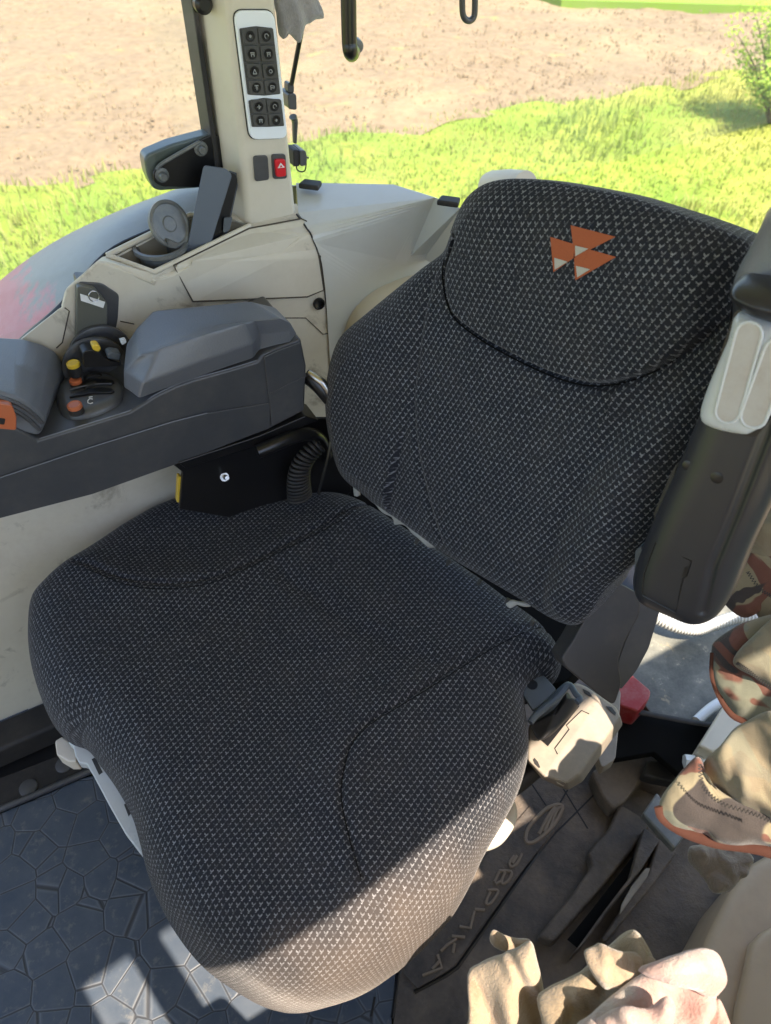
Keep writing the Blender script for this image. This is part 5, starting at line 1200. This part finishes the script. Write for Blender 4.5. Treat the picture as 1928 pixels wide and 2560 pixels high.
# dirty rag under the jacket
o, _ = cl('grimy_rag', [(1490, 1830), (1530, 1822), (1590, 1830), (1625, 1850), (1610, 1880), (1590, 1900), (1566, 1922), (1535, 1925), (1522, 1900), (1505, 1880), (1490, 1860)], 1.28, 'dirtyrag', None, .02, .02, .012, 26, nrm=Vector((0, -.5, .8)))
tagset(o, 'crumpled grimy rag just below the camouflage jacket', 'rag')
# rags at the bottom
nr_ = Vector((-.1, -.35, .9))
o, _ = cl('flannel_rag', [(1010, 2110), (1035, 2085), (1080, 2060), (1118, 2040), (1145, 2028), (1158, 2070), (1172, 2130), (1186, 2230), (1200, 2400), (940, 2400), (985, 2250), (1012, 2200)], .945, 'rag', None, .022, .02, .024, 14, nrm=nr_, na=240, nr=80)
tagset(o, 'pale beige flannel rag lying at the bottom, on the lettered mat', 'rag')
o2, _ = cl('rag_fold', [(1058, 2022), (1066, 2008), (1090, 2020), (1120, 2028), (1146, 2030), (1128, 2045), (1095, 2056), (1072, 2048), (1060, 2036)], .985, 'rag', None, .006, .01, .004, 24, nrm=nr_, na=80, nr=20)
o2.name = 'flannel_scrap'; tagset(o2, 'curled loose corner of flannel above the beige rag', 'rag')
o, _ = cl('knitted_rag', [(1160, 2160), (1180, 2140), (1215, 2120), (1270, 2085), (1330, 2040), (1352, 2020), (1372, 2010), (1392, 2030), (1410, 2070), (1420, 2120), (1350, 2200), (1300, 2300), (1150, 2300), (1170, 2220)], .89, 'rib', None, .02, .02, .016, 15, nrm=nr_)
tagset(o, 'brown ribbed knit rag between the flannel rag and the pink towel', 'rag')
o, _ = cl('white_cloth', [(1262, 2062), (1266, 2052), (1285, 2045), (1298, 2038), (1330, 2050), (1380, 2060), (1420, 2075), (1400, 2110), (1340, 2140), (1312, 2140), (1290, 2120), (1268, 2085)], .98, 'towel2', None, .022, .02, .010, 18, nrm=nr_) if 'towel2' in M else cl('white_cloth', [(1262, 2062), (1266, 2052), (1285, 2045), (1298, 2038), (1330, 2050), (1380, 2060), (1420, 2075), (1400, 2110), (1340, 2140), (1312, 2140), (1290, 2120), (1268, 2085)], .865, 'rag', None, .010, .010, .014, 22, nrm=nr_)
tagset(o, 'whitish folded cloth tucked behind the pink towel', 'cloth')
tw = thing('pink_towel', 'pink and white terry towel crumpled at the bottom right', 'towel', PD(1450, 2180, .84)-Zv*.06)
cl('towel_body', [(1235, 2240), (1262, 2205), (1310, 2170), (1350, 2140), (1390, 2112), (1425, 2090), (1480, 2080), (1530, 2090), (1556, 2130), (1545, 2190), (1528, 2230), (1560, 2400), (1180, 2400)], .85, 'towel', tw, .016, .018, .034, 11, nrm=nr_, na=260, nr=90)
cl('towel_fold', [(1395, 2105), (1424, 2072), (1468, 2054), (1514, 2047), (1550, 2058), (1570, 2088), (1576, 2118), (1564, 2146), (1540, 2160), (1500, 2140), (1450, 2128)], .835, 'towel', tw, .018, .02, .016, 16, nrm=nr_+Vector((.25, 0, 0)), na=170, nr=60)
cl('towel_fold', [(1250, 2236), (1290, 2200), (1350, 2168), (1400, 2176), (1440, 2150), (1462, 2180), (1450, 2250), (1460, 2400), (1200, 2400)], .83, 'towel', tw, .014, .016, .024, 14, nrm=nr_+Vector((-.3, .1, 0)), na=170, nr=60)
cl('towel_corner', [(1538, 2178), (1556, 2160), (1572, 2190), (1580, 2240), (1570, 2300), (1520, 2300), (1526, 2220)], .86, 'towel', tw, .006, .01, .012, 20, nrm=nr_, na=170, nr=40)

# unseen blocks added on the door side to shade the floor, mat and rear
bx_ = [T(.9, .03, .66), T(.02, .03, .66), T(-.02, -.06, .66), T(-.02, -.5, .66), T(.9, -.5, .66)]
slab('box_blocker_top', [T(.9, .02, .76), T(.16, .02, .76), T(.16, -.5, .76), T(.9, -.5, .76)], (0, 0, -.10), M['trim_dim'], None, .01, 3)  # added on top to push the floor shadow further in
tagset(bpy.context.scene.objects['box_blocker_top'], 'added unseen brown slab that raises the front of the light-blocking box', 'lid')
o = slab('box_blocker', bx_, (0, 0, -.66), M['trim_dim'], None, .01, 3); tagset(o, 'added unseen brown block by the open door, shading the floor', 'light blocker')  # added out of view to keep sun off the floor
o = slab('fender_blocker', [T(-.5, -.12, .93), T(-1.4, -.12, .93), T(-1.4, -.5, .93), T(-.5, -.5, .93)], (0, 0, -.93), M['beige'], None, .03, 4); tagset(o, 'added unseen cream fender block on the door side, shading the rear floor', 'fender')  # added out of view, height set by the shade it throws rearwards

o = slab('rear_blocker', [T(-.70, -.14, 1.3), T(-1.4, -.14, 1.3), T(-1.4, -.4, 1.3), T(-.70, -.4, 1.3)], (0, 0, -.36), M['beige'], None, .03, 4); tagset(o, 'added unseen cream block at the rear corner, shading the panel behind the seat', 'trim')  # added out of view to keep sun off the dirty panel

tape = [(1424, 1742), (1434, 1768), (1480, 1798), (1545, 1820), (1610, 1829), (1666, 1842), (1760, 1880)]
tube('hem_tape', [PL(x, y, (PD(1580, 1770, .93)+nj.normalized()*.006, nj.normalized())) for x, y in tape], .006, M['tape'], jk, 8, 4, .5)
tube('hem_tape', [PL(x, y, (PD(1640, 1480, 1.06)+nj.normalized()*.004, nj.normalized())) for x, y in [(1541, 1410), (1540, 1460), (1557, 1508), (1582, 1545), (1612, 1562), (1628, 1590)]], .004, M['tape'], jk, 8, 4, .5)
o = tube('rail_blocker', [T(.043, -.13, .55), T(.043, -.13, 1.0), T(.043, -.13, 1.6)], .028, M['black'], None, 14); tagset(o, 'added unseen black upright in the doorway, splitting the sun patch on the floor', 'added upright')  # added out of view for the dark band between two sun patches
o = slab('front_blocker', [T(.14, -.16, 1.34), T(.8, -.16, 1.34), T(.8, -.5, 1.34), T(.14, -.5, 1.34)], (0, 0, -.60), M['trim_dim'], None, .03, 4); tagset(o, 'added unseen brown block ahead of the doorway, shading the front of the floor', 'trim')  # added out of view to end the sun patch towards the front

o = slab('step_blocker', [T(-.02, -.12, .84), T(-.5, -.12, .84), T(-.5, -.5, .84), T(-.02, -.5, .84)], (0, 0, -.84), M['trim_dim'], None, .01, 3); tagset(o, 'added unseen brown block on the door side, shading the lettered mat', 'box')  # added out of view to keep sun off the lettering

for pts in ([(930, 1690), (1010, 1740)], [(1120, 1650), (1180, 1740)], [(1215, 1700), (1270, 1790)], [(1160, 1820), (1230, 1700), (1290, 1640)], [(1120, 1900), (1200, 1800), (1300, 1700)], [(1000, 1880), (1060, 1930)]):
    tube('tread_groove', [Pz(x, y, .0062) for x, y in pts], .0015, M['rubber'], m2, 6, 1, .35)
